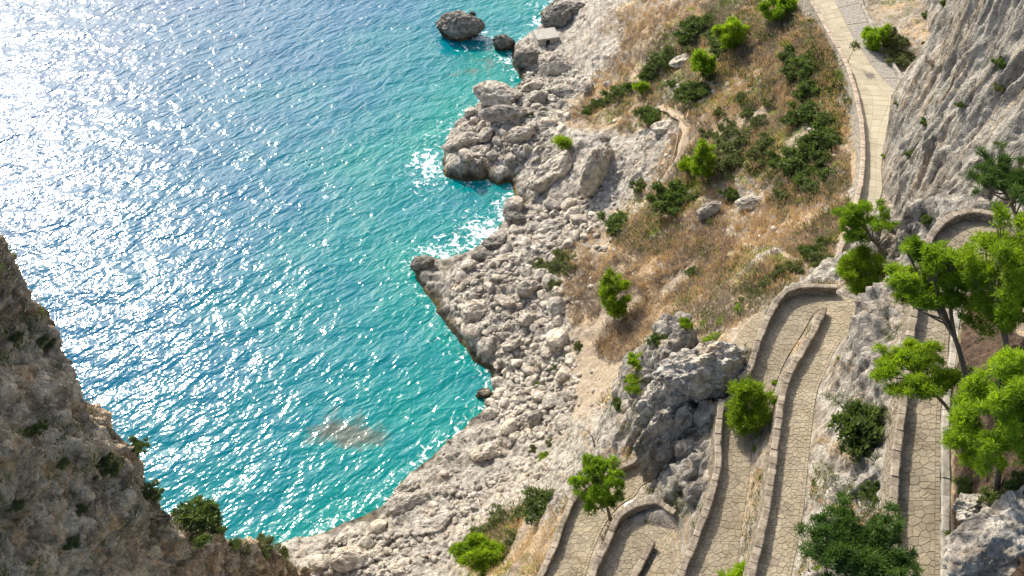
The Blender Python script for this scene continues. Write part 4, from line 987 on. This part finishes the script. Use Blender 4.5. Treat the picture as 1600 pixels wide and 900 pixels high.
# bare dead tree
rs = np.random.RandomState(5); b = hit(930, 700)[0]; root = empty('dead_tree', b); tag(root, 'bare leafless grey tree above the umbrella pine', 'tree')
mb = MB(); mb.tube([(0,0,-.3),(-.15,0,.8),(-.4,.1,1.7),(-.9,.2,2.6)], [.11,.09,.07,.04], 6); mb.build('trunk', M['deadwood'], root, True)
for i in range(9):
    s = np.array([-.15-.06*i, .02*i, .8+.2*i]); e = s+rs.normal(size=3)*np.array([.7,.6,.3])+np.array([0,0,.6]); mb = MB(); mb.tube([s, (s+e)/2+rs.normal(0,.1,3), e], [.035,.02,.01], 4)
    for k in range(4): e2 = e+rs.normal(size=3)*.35; mb.tube([(s+e)/2, e2], [.015,.006], 3)
    mb.build('branch', M['deadwood'], root, True)
# sapling with its stake
b = hit(1324, 101)[0]; root = empty('sapling', b); tag(root, 'thin young tree standing alone on the far paved path', 'tree')
mb = MB(); mb.tube([(0,0,0),(.05,0,1.2),(.35,0,2.6)], [.05,.04,.02], 5); mb.build('trunk', M['bark'], root, True)
v, f = crown_mesh([(np.array([.4,0,2.7]), np.array([.55,.5,.6])), (np.array([.1,0,3.1]), np.array([.35,.35,.4]))], rs, 26, 9, .28, .09); mesh_obj('crown', v, f, M['olive'], root)
mb = MB(); mb.tube([(0,0,.02),(.0,0,.18)], [.22,.2], 8); mb.build('root_ball', M['earth'], root)

# shrubs: shared crowns, each one its own object
def shrub_proto(seed, mat, ln=0.16, wd=0.08, tufts=230, per=9):
    rs = np.random.RandomState(seed); lobes = [(np.array([0, 0, .35]), np.array([.7, .65, .5]))]
    for i in range(13):
        a = i*2.4+rs.uniform(-.5, .5); q = rs.uniform(.25, .95); lobes.append((np.array([math.cos(a)*q, math.sin(a)*q, rs.uniform(.15, .5)]), np.array([.30, .30, .30])*rs.uniform(.5, 1.2)))
    lobes[0] = (np.array([0, 0, .25]), np.array([.5, .45, .35]))
    v, f = crown_mesh(lobes, rs, 420, per, ln*0.8, wd*0.8)
    me = mesh_obj('crown', v, f, M[mat]); d = me.data; bpy.data.objects.remove(me)
    sb_ = MB()
    for i in range(5):
        e = rs.normal(size=3)*np.array([.4, .4, .1])+np.array([0, 0, .4]); sb_.tube([(0, 0, -.25), e*.5, e], [.05, .035, .012], 4)
    so = sb_.build('stem', M['bark']); sd = so.data; bpy.data.objects.remove(so); return d, sd
PR = {m: [shrub_proto(s+i, m) for i in range(3)] for m, s in (('bush', 60), ('bright', 70), ('olive', 80), ('heath', 90))}
def shrub(px, py, wx, wy, label, mat='bush', group=None, pos=None):
    p, t = hit(px, py+wy*0.2) if pos is None else pos
    rx = wx*t/FP/2; rz = max(0.45*rx, wy*t/FP/2*1.1); o = empty('shrub', p, random.uniform(0, 6.28)); o.scale = (rx, rx*0.9, min(rz, rx*1.2)); tag(o, label, 'shrub', group)
    cd, sd = random.choice(PR[mat])
    for nm, d in (('crown', cd), ('stem', sd)):
        c = bpy.data.objects.new(nm, d); COL.objects.link(c); c.parent = o
    return o
named = [
 (1347,655,112,150,'large dark green bush clinging to the rock under the uppermost path','bush'),
 (1362,765,44,60,'medium dark bush against the foot of the uppermost parapet','bush'),
 (850,790,84,50,'wide dark shrub left of the umbrella pine','bush'),
 (1053,308,80,70,'large dark round shrub below the dirt path','bush'),
 (965,346,66,44,'dark shrub at the edge of the scree and dry grass','bush'),
 (1086,425,34,26,'isolated small green bush in the dry grass','bush'),
 (1140,302,36,34,'dark shrub between two pale rock outcrops','bush'),
 (1020,180,50,40,'dark shrub on the rock beside the top of the dirt path','bush'),
 (1002,290,34,30,'olive green shrub left of the large round one','olive'),
 (1450,340,28,30,'small green shrub at the foot of the grey cliff by the upper bend','bush'),
 (1035,528,40,60,'dark ivy-like bush in a cleft of the pale crag','bush'),
 (998,562,38,40,'bright yellow-green bush on the left shoulder of the crag','bright'),
 (1000,600,50,24,'low bright green bush below the shoulder of the crag','bright'),
 (1070,500,26,42,'small upright bright bush near the crest of the crag','bright'),
 (1110,535,44,14,'low bright green plants just above the grey overhanging rock','bright'),
 (968,628,30,24,'dark green bush on the left edge of the crag','bush'),
 (1390,60,54,46,'brownish olive scrub beside the small tree at the cliff foot','olive'),
 (1405,90,50,30,'dry brown scrub at the cliff foot by the far path','olive'),
 (1265,395,44,50,'green shrub leaning on the far side of the upper hairpin','bush'),
 (1300,140,20,20,'small dark shrub against the outer face of the far parapet','bush'),
 (1225,300,40,26,'grey-green shrub below the dark thicket','olive'),
 (1345,880,40,30,'low shrub at the base of the dark pine','bush'),
 (1500,830,40,60,'dark green bush between the kerb wall and the corner rock','bush'),
 (1520,590,60,40,'dry undergrowth bush beneath the broad pine','olive'),
 (840,600,16,12,'tiny green tuft bush among the beach boulders','bright'),
 (850,715,24,14,'low green plant on the scree near a pale standing stone','bright'),
 (826,178,16,10,'small green cushion on the headland crest','bright'),
 (1115,345,24,20,'yellow-green bush below the left rock outcrop','olive'),
 (1022,768,18,30,'yellow-brown tuft on the tall streaked rock','olive'),
 (1211,596,12,14,'little green sprig beside the middle parapet','bright'),
]
for px, py, wx, wy, lab, m in named: shrub(px, py, wx, wy, lab, m)
TH_ = [
 ('dark shrub in the thicket beside the far parapet', 'dark thicket beside the far parapet', 'bush', [(1235,88,36,30),(1262,100,44,36),(1240,115,40,30),(1268,130,44,34),(1258,148,34,24),(1282,75,26,30),(1262,172,50,34),(1240,185,40,28),(1290,195,48,36),(1300,215,40,34),(1275,225,54,40),(1250,240,50,40),(1290,245,46,40),(1262,268,56,40),(1235,262,40,34),(1295,272,34,28),(1215,250,34,26),(1280,292,40,22)]),
 ('dark green shrub in the diagonal band high on the far slope', 'band of dark shrubs on the far slope', 'bush', [(1090,40,50,30),(1110,32,34,22),(1075,60,44,26),(1050,82,36,22),(1040,95,40,24),(1022,108,36,22),(1012,118,30,18),(1120,60,40,24),(1130,78,34,20)]),
 ('dark shrub in the short row above the headland grass', 'row of dark shrubs above the headland', 'bush', [(975,142,34,24),(955,152,28,20),(938,160,24,18),(920,172,22,18),(985,135,22,18)]),
 ('dark shrub in the cluster around the small leaning pine', 'shrubs round the small leaning pine', 'bush', [(1080,148,44,28),(1100,135,40,24),(1075,140,30,22),(1110,118,28,20),(1052,130,18,16)]),
 ('olive green shrub scattered on the middle of the far slope', 'scattered olive shrubs on the far slope', 'olive', [(1150,235,50,34),(1130,215,34,22),(1165,215,36,22),(1140,200,34,22),(1190,190,30,20),(1170,175,28,18),(1127,175,24,16),(1120,245,40,26),(1160,150,26,18),(1140,260,34,22),(1185,240,36,26),(1200,222,34,24),(1175,260,30,22),(1105,210,22,16),(1205,160,24,18)]),
 ('green shrub strung along the grass edge above the upper hairpin', 'shrubs above the upper hairpin', 'olive', [(1180,460,26,18),(1205,440,30,18),(1225,425,30,20),(1160,475,22,14),(1245,415,26,20),(1280,405,34,34),(1290,380,30,30)]),
 ('brown-green shrub on the slope left of the lowest path', 'shrubs left of the lowest path', 'olive', [(815,800,34,22),(790,812,34,20),(770,825,36,20),(745,838,34,20),(805,840,30,20),(780,800,26,14)]),
 ('low green cushion plant dotted on the pale crag', 'cushion plants on the crag', 'bright', [(1130,500,20,12),(1160,485,24,12),(1100,505,14,10),(1085,545,18,10),(1012,590,24,14),(985,590,20,14),(1180,700,10,12),(1190,745,10,12),(1350,510,18,14),(1316,560,12,10),(1280,890,18,12)]),
 ('small green tuft growing between shore stones', 'green tufts between shore stones', 'olive', [(860,420,30,20),(845,412,20,16),(880,400,34,22),(870,445,24,16),(890,420,24,16),(835,700,16,10),(860,690,14,10),(905,540,16,12),(845,620,10,10),(870,575,14,10)]),
 ('dark shrub in the shaded earth right of the uppermost path', 'shrubs right of the uppermost path', 'bush', [(1510,760,40,40),(1520,700,40,40),(1500,660,24,24),(1500,870,36,44),(1560,780,50,30),(1590,760,50,40)]),
]
for lab, grp, m, sp_ in TH_:
    for px, py, wx, wy in sp_: shrub(px, py, wx*1.25, wy*1.25, lab, m, grp)
# shrubs on the left cliff
_ok = (LCN*(np.array([0, 0, CAMZ])-LCF)).sum(1) > 6; LP = LCF[_ok]; Ldep = (LP[:, 1]+CAMZ-LP[:, 2])*C45; Lpx = 800+FP*LP[:, 0]/Ldep; Lpy = 450-FP*((LP[:, 1]-(CAMZ-LP[:, 2]))*C45)/Ldep
def on_left(px, py):
    i = int(np.argmin((Lpx-px)**2+(Lpy-py)**2+0.5*Ldep)); return LP[i], Ldep[i]
for px, py, wx, wy, lab, m in ((308,790,100,70,'green shrub on the saddle of the left cliff, touching the sea','bush'),(340,800,40,34,'smaller green shrub right of the saddle shrub on the left cliff','bush'),(55,705,60,40,'dry golden grass clump on the left cliff face','straw0')):
    if m == 'straw0': continue
    shrub(px, py, wx, wy, lab, m, None, on_left(px, py))
rsl = np.random.RandomState(77)
for k in range(26):
    px = rsl.uniform(0, 440); py = rsl.uniform(450+px*0.9, 900)
    if py > 900: continue
    w = rsl.uniform(16, 40); m = ['bush', 'olive', 'olive', 'olive'][k % 4]
    shrub(px, py, w, w*0.7, 'small shrub rooted in the brown left cliff face', m, 'small shrubs on the left cliff', on_left(px, py))

_f = np.asarray([v.co[:] for v in rc.data.vertices][::3]); _d = (_f[:, 1]+CAMZ-_f[:, 2])*C45; _x = 800+FP*_f[:, 0]/_d; _y = 450-FP*((_f[:, 1]-(CAMZ-_f[:, 2]))*C45)/_d
for px, py, wx, wy, m, lab in ((1562,105,30,60,'bush','tall dark shrub in the long vertical cleft of the grey cliff'),(1556,145,20,26,'olive','yellow-green tuft below the shrub in the long cliff cleft'),(1500,165,16,22,'bush','shrub in the short crack in the middle of the grey cliff'),(1475,8,18,22,'bush','dark tuft high on the grey cliff at the top edge of the photo'),(1488,98,18,12,'olive','small green tuft on the grey cliff right of the dry orange one'),(1457,100,22,16,'straw','dry orange tuft where the grey cliff meets the scrub'),(1445,195,18,18,'bush','dark shrub on the lower grey cliff beside the far path'),(1425,245,22,20,'olive','green patch low on the grey cliff near its base'),(1382,246,10,10,'bright','tiny bright plant at the cliff foot on the far path'),(1446,28,18,18,'bush','dark clump on the left shoulder of the grey cliff'),(1450,70,20,26,'bush','dark clump in the recess above the dry orange tuft'),(1400,165,10,22,'olive','green streak plant on the cliff corner by the far path'),(1560,225,16,14,'olive','green tuft above the sparse dark tree on the cliff')):
    i = int(np.argmin((_x-px)**2+(_y-py)**2+0.3*_d)); shrub(px, py, wx, wy, lab, m if m != 'straw' else 'heath', None, (_f[i], _d[i]))

CLIFF_SCRUB = []
for nm, mt_, cnt, kk in (('cliff_scrub', 'heath', 600, 3.0), ('cliff_herbs', 'bush', 260, 8.0)):
    cand = np.where((LCN[_ok][:, 2] > -0.1) & (Lpx > -40) & (Lpx < 520) & (Lpy > 330) & (Lpy < 930))[0]
    pv = fbm(LP[cand]*0.35+kk, 3); cand = cand[pv > 0.12]; cand = cand[rsl.permutation(len(cand))[:cnt]]
    CLIFF_SCRUB.append((nm, mt_, LP[cand]))

# dry grass and heath: one mass each
def tuft_protos(seed, n, ln, wd, spread):
    out = []
    for i in range(6):
        r = np.random.RandomState(seed+i); c = r.normal(0, spread, (n, 3)); c[:, 2] = 0; d = np.stack([r.normal(0, .45, n), r.normal(0, .45, n), np.ones(n)], 1)+c*np.array([1.2, 1.2, 0])
        out.append(leaf_tris(c, d, ln, wd, r))
    return out
def scatter_grass(name, mat, count, protos, test, smin, smax, label, px0=700, px1=1330, py0=-10, py1=900):
    P_, S_, R_ = [], [], []; tries = 0
    while len(P_) < count and tries < count*12:
        tries += 1; x = random.uniform(px0, px1); y = random.uniform(py0, py1); r0 = ray(x, y); z = 15.0
        for _ in range(5): q = r0*((z-CAMZ)/r0[2]); z = float(H(q[0], q[1]))
        q = r0*((z-CAMZ)/r0[2])
        if z < 2.5 or not test(q[0], q[1]): continue
        P_.append(np.array([q[0], q[1], z-0.03])); S_.append(random.uniform(smin, smax)); R_.append(random.uniform(0, 6.28))
    o = scatter_merge(name, protos, P_, S_, R_, M[mat]); tag(o, label, 'grass', None, 'stuff')
def okgrass(x, y):
    rr = col_at(G[..., 1], x, y); return droad[np.clip(np.searchsorted(GY, y)-1, 0, NY-1), np.clip(np.searchsorted(GX, x)-1, 0, NX-1)] > 0.9 and rr < 0.45+random.uniform(-.2, .15) and col_at(G[..., 3], x, y) < 0.4
def patch(x, y, s, k): return float(fbm(np.array([[x*s, y*s, k]]), 2)[0])
scatter_grass('dry_grass', 'straw', 6000, tuft_protos(1, 22, 0.55, 0.05, 0.25), lambda x, y: okgrass(x, y) and patch(x, y, .09, 3.3) > -0.25, 0.6, 1.3, 'dry golden grass covering the far slope')
scatter_grass('dry_heath', 'heath', 5200, tuft_protos(31, 26, 0.35, 0.07, 0.32), lambda x, y: okgrass(x, y) and patch(x, y, .09, 3.3) < 0.15, 0.7, 1.5, 'grey-brown low heath between the dry grass')
scatter_grass('green_undergrowth', 'olive', 3200, tuft_protos(51, 24, 0.32, 0.08, 0.35), lambda x, y: col_at(G[..., 2], x, y) > 0.09 and okgrass(x, y) and patch(x, y, .2, 7.3) > 0.0, 0.7, 1.4, 'patchy olive green undergrowth on the slope')

for nm, mt_, pp in CLIFF_SCRUB:
    tag(scatter_merge(nm, tuft_protos(91, 26, 0.26, 0.05, 0.22), list(pp), list(rsl.uniform(.6, 1.3, len(pp))), list(rsl.uniform(0, 6.28, len(pp))), M[mt_]), 'low dry scrub clinging to the brown left cliff' if nm == 'cliff_scrub' else 'dark green herbs clinging to the brown left cliff', 'plants', None, 'stuff')
for nm, mt_, cnt, k_, lb in (('crag_grass', 'straw', 900, 5.5, 'dry tufts rooted in the crevices of the pale crag'), ('crag_herbs', 'olive', 1300, 9.5, 'olive green herbs rooted in the crevices of the pale crag')):
    P_, S_, R_ = [], [], []; tries = 0
    while len(P_) < cnt and tries < 14000:
        tries += 1; x = random.uniform(880, 1420); y = random.uniform(440, 900); p, _t = hit(x, y)
        jy, jx = np.clip(np.searchsorted(GY, p[1])-1, 0, NY-1), np.clip(np.searchsorted(GX, p[0])-1, 0, NX-1)
        if p[2] < 22 or droad[jy, jx] < 0.3 or patch(p[0], p[1]+p[2], .35, k_) < 0.02: continue
        P_.append(p-np.array([0, 0, .05])); S_.append(random.uniform(.5, 1.1)); R_.append(random.uniform(0, 6.28))
    tag(scatter_merge(nm, tuft_protos(71, 18, 0.30, 0.05, 0.2), P_, S_, R_, M[mt_]), lb, 'plants', None, 'stuff')
P_, S_, R_ = [], [], []
for _ in range(900):
    x = random.uniform(880, 1330); y = random.uniform(0, 460); p, _t = hit(x, y)
    jy, jx = np.clip(np.searchsorted(GY, p[1])-1, 0, NY-1), np.clip(np.searchsorted(GX, p[0])-1, 0, NX-1)
    if p[2] < 4 or droad[jy, jx] < 0.8 or patch(p[0], p[1], .15, 2.2) < 0.0: continue
    s_ = 0.12+0.5*random.random()**3; P_.append(p); S_.append(s_); R_.append(random.uniform(0, 6.28))
tag(scatter_merge('slope_stones', SM, P_, S_, R_, M['boulder']), 'small pale stones strewn through the dry grass slope', 'stones', None, 'stuff')

scatter_grass('fresh_undergrowth', 'bright', 900, tuft_protos(61, 24, 0.30, 0.07, 0.35), lambda x, y: col_at(G[..., 2], x, y) > 0.15 and okgrass(x, y) and patch(x, y, .25, 12.3) > 0.12, 0.6, 1.2, 'fresh green low plants in patches on the slope')

# ------------------------------------------------------------------ dirt path, rail fence, shelter, logs
dp_ = [(1032,168),(1052,178),(1066,190),(1072,205),(1070,225),(1064,245),(1055,262),(1040,280),(1026,296)]
c = np.array([hit(a, b)[0] for a, b in dp_]); q = resample(c, 0.5); t = np.gradient(q[:, :2], axis=0); t /= np.linalg.norm(t, axis=1)[:, None]; nn = np.stack([-t[:, 1], t[:, 0]], 1)
v = []
for i in range(len(q)):
    for k in range(7):
        u = (k-3)/3*(0.75+0.15*math.sin(i*0.7)); x, y = q[i, 0]+nn[i, 0]*u, q[i, 1]+nn[i, 1]*u; zc = max(float(H(q[i, 0]+nn[i, 0]*w_, q[i, 1]+nn[i, 1]*w_)) for w_ in (-0.7, 0, 0.7)); v.append((x, y, 0.75*zc+0.25*float(H(x, y))+0.12-(0.3 if k in (0, 6) else 0)))
tag(mesh_obj('dirt_path', v, quads(len(q), 7), M['dirt'], None, True), kind='structure')
fence_px = [(1054,172),(1060,190),(1061,205),(1057,225),(1053,245),(1048,262)]
fp = [hit(a, b)[0] for a, b in fence_px]; root = empty('rail_fence', fp[0]); tag(root, 'weathered timber rail fence along the left edge of the dirt path', 'fence')
for p in fp: mb = MB(); d = p-fp[0]; mb.tube([d-np.array([0,0,.3]), d+np.array([0,0,1.0])], [.07,.06], 6); mb.build('post', M['wood'], root)
for a, b in zip(fp[:-1], fp[1:]):
    for h in (0.5, 0.92): mb = MB(); mb.tube([a-fp[0]+np.array([0,0,h]), b-fp[0]+np.array([0,0,h-.02])], [.05,.045], 5); mb.build('rail', M['wood'], root)
for a, b, lab in (((888,343),(896,356),'bleached driftwood log leaning on a pale boulder'),((1075,177),(1072,192),'short bleached pole standing right of the dirt path'),((1050,75),(1052,84),'short pale post among shrubs high on the far slope')):
    A = hit(*a)[0]; B = hit(*b)[0]; m_ = (A+B)/2; mb = MB(); mb.tube([A-m_+np.array([0,0,.7]), np.array([0,0,.4]), B-m_+np.array([0,0,.2])], [.09,.11,.1], 7); o = mb.build('log', M['wood'], None); o.location = m_.tolist(); tag(o, lab, 'log')
sp0 = hit(855, 72)[0]; root = empty('concrete_shelter', sp0, 0.25); tag(root, 'small flat-roofed concrete shelter with a dark doorway on the shore rocks', 'shelter')
def boxm(name, x0, x1, y0, y1, z0, z1, mat, parent):
    mb = MB(); mb.hexa([(x0,y0,z0),(x1,y0,z0),(x1,y1,z0),(x0,y1,z0)], [(x0,y0,z1),(x1,y0,z1),(x1,y1,z1),(x0,y1,z1)]); return mb.build(name, mat, parent)
boxm('wall', -1.9, -0.3, -0.2, 0.1, -2.0, 1.7, M['concrete'], root); boxm('wall', 0.5, 2.2, -0.2, 0.1, -2.0, 1.7, M['concrete'], root); boxm('lintel', -0.3, 0.5, -0.2, 0.1, 1.45, 1.7, M['concrete'], root)
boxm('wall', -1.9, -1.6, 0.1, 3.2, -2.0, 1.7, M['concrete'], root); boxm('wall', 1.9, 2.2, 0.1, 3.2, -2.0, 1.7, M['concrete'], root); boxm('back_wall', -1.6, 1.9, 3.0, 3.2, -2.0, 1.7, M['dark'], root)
boxm('roof', -2.1, 2.4, -0.35, 3.4, 1.7, 1.95, M['concrete'], root)
p = hit(982, 790)[0]; v, f = rock_mesh(88, 3, .6, .05); o = mesh_obj('stone_block', v*np.array([.55, .32, .4]), f, simple('white_stone', [(0.3, (.6,.6,.58)), (.7, (.72,.72,.7))])); o.location = (float(p[0]), float(p[1]), float(p[2])+.15); o.rotation_euler = (0, 0, .5); tag(o, 'white oblong block lying at the path edge behind the umbrella pine', 'stone')
# drain covers on the far path
for px, py in ((1351,192),(1375,208)):
    p = hit(px, py)[0]; mb = MB(); mb.hexa([(-.25,-.2,0),(.25,-.2,0),(.25,.2,0),(-.25,.2,0)], [(-.22,-.17,.05),(.22,-.17,.05),(.22,.17,.05),(-.22,.17,.05)]); o = mb.build('drain_cover', M['dark']); o.location = (float(p[0]), float(p[1]), float(p[2])+.02)
    tag(o, 'small dark drain cover by the far parapet' if px < 1360 else 'small dark drain cover by the cliff foot on the far path', 'drain cover')

# ------------------------------------------------------------------ labels of the many: told apart by the nearest landmark
MARKS = [(800,535,'pale domed boulder'),(835,650,'tilted pale boulder'),(768,645,'small rim boulder'),(840,600,'tiny green tuft'),(200,890,'bottom edge of the photo'),(20,890,'lower left corner'),(330,860,'shaded gully under the saddle shrub'),(90,780,'brownest part of the left cliff'),(728,797,'white and pink stone pair'),(763,702,'big white rounded shore boulder'),(897,575,'bare sandy patch'),(745,480,'big weathered headland boulder'),(862,262,'huge leaning smooth boulder'),(932,262,'upright slab boulder'),(855,68,'concrete shelter'),(780,142,'largest rounded waterside boulder'),(803,340,'dark wet surf boulder'),(959,462,'lone upright pine'),(937,757,'umbrella pine'),(660,410,'tip of the pointed headland'),(755,872,'bright bottom shrub'),(757,612,'rock jutting into the cove'),(550,866,'flat-topped grey boulder'),(635,765,'upright rock on the cove rim'),(825,448,'rock block under the grassy rim'),(878,225,'small bright ledge bush'),(1053,305,'large round dark shrub'),(1098,252,'slender bright pine'),(1140,55,'broad far pine'),(1100,100,'small leaning pine'),(1330,85,'staked sapling'),(1086,425,'isolated green bush'),(1352,348,'airy leaning pine'),(1345,650,'large dark cliff bush'),(1240,460,'upper hairpin'),(1010,800,'lowest hairpin'),(1100,580,'overhanging grey rock'),(1175,312,'right pale outcrop'),(305,788,'saddle shrub of the left cliff'),(150,640,'left cliff edge'),(55,705,'left border of the photo'),(1171,636,'round bright tree'),(1570,855,'large corner rock')]
def pxy(p):
    t = depth_of(p); return 800+FP*p[0]/t, 450-FP*((p[1]-(CAMZ-p[2]))*C45)/t
many = {}
for o in list(COL.objects):
    if o.parent is None and o.get('group') and o.get('category') in ('boulder', 'shrub'):
        x, y = pxy(o.location); d = [math.hypot(x-a, y-b) for a, b, _ in MARKS]; k = int(np.argmin(d)); dx, dy = x-MARKS[k][0], y-MARKS[k][1]
        side = 'beside' if d[k] < 3 else (('right of' if dx > 0 else 'left of') if abs(dx) > abs(dy) else ('below' if dy > 0 else 'above'))
        many.setdefault((o['category'], k, side), []).append((d[k], o))
ORD = ['nearest', 'second nearest', 'third nearest', 'fourth nearest', 'fifth nearest', 'sixth nearest', 'seventh nearest', 'eighth nearest', 'ninth nearest', 'tenth nearest', 'eleventh nearest', 'twelfth nearest']
for (cat, k, side), L_ in many.items():
    L_.sort(key=lambda q: q[0])
    for i, (_, o) in enumerate(L_[:12]):
        kind = o['label'].split(' in ')[0].split(' among')[0].split(' scattered')[0].split(' strung')[0].split(' dotted')[0].split(' growing')[0].split(' rooted')[0].split(' near ')[0].split(' piled')[0].split(' packed')[0].split(' on ')[0].split(' beside')[0]
        lb = '%s %s the %s, %s to it' % (kind, side, MARKS[k][2], ORD[i])
        if len(lb.split()) <= 16: o['label'] = lb
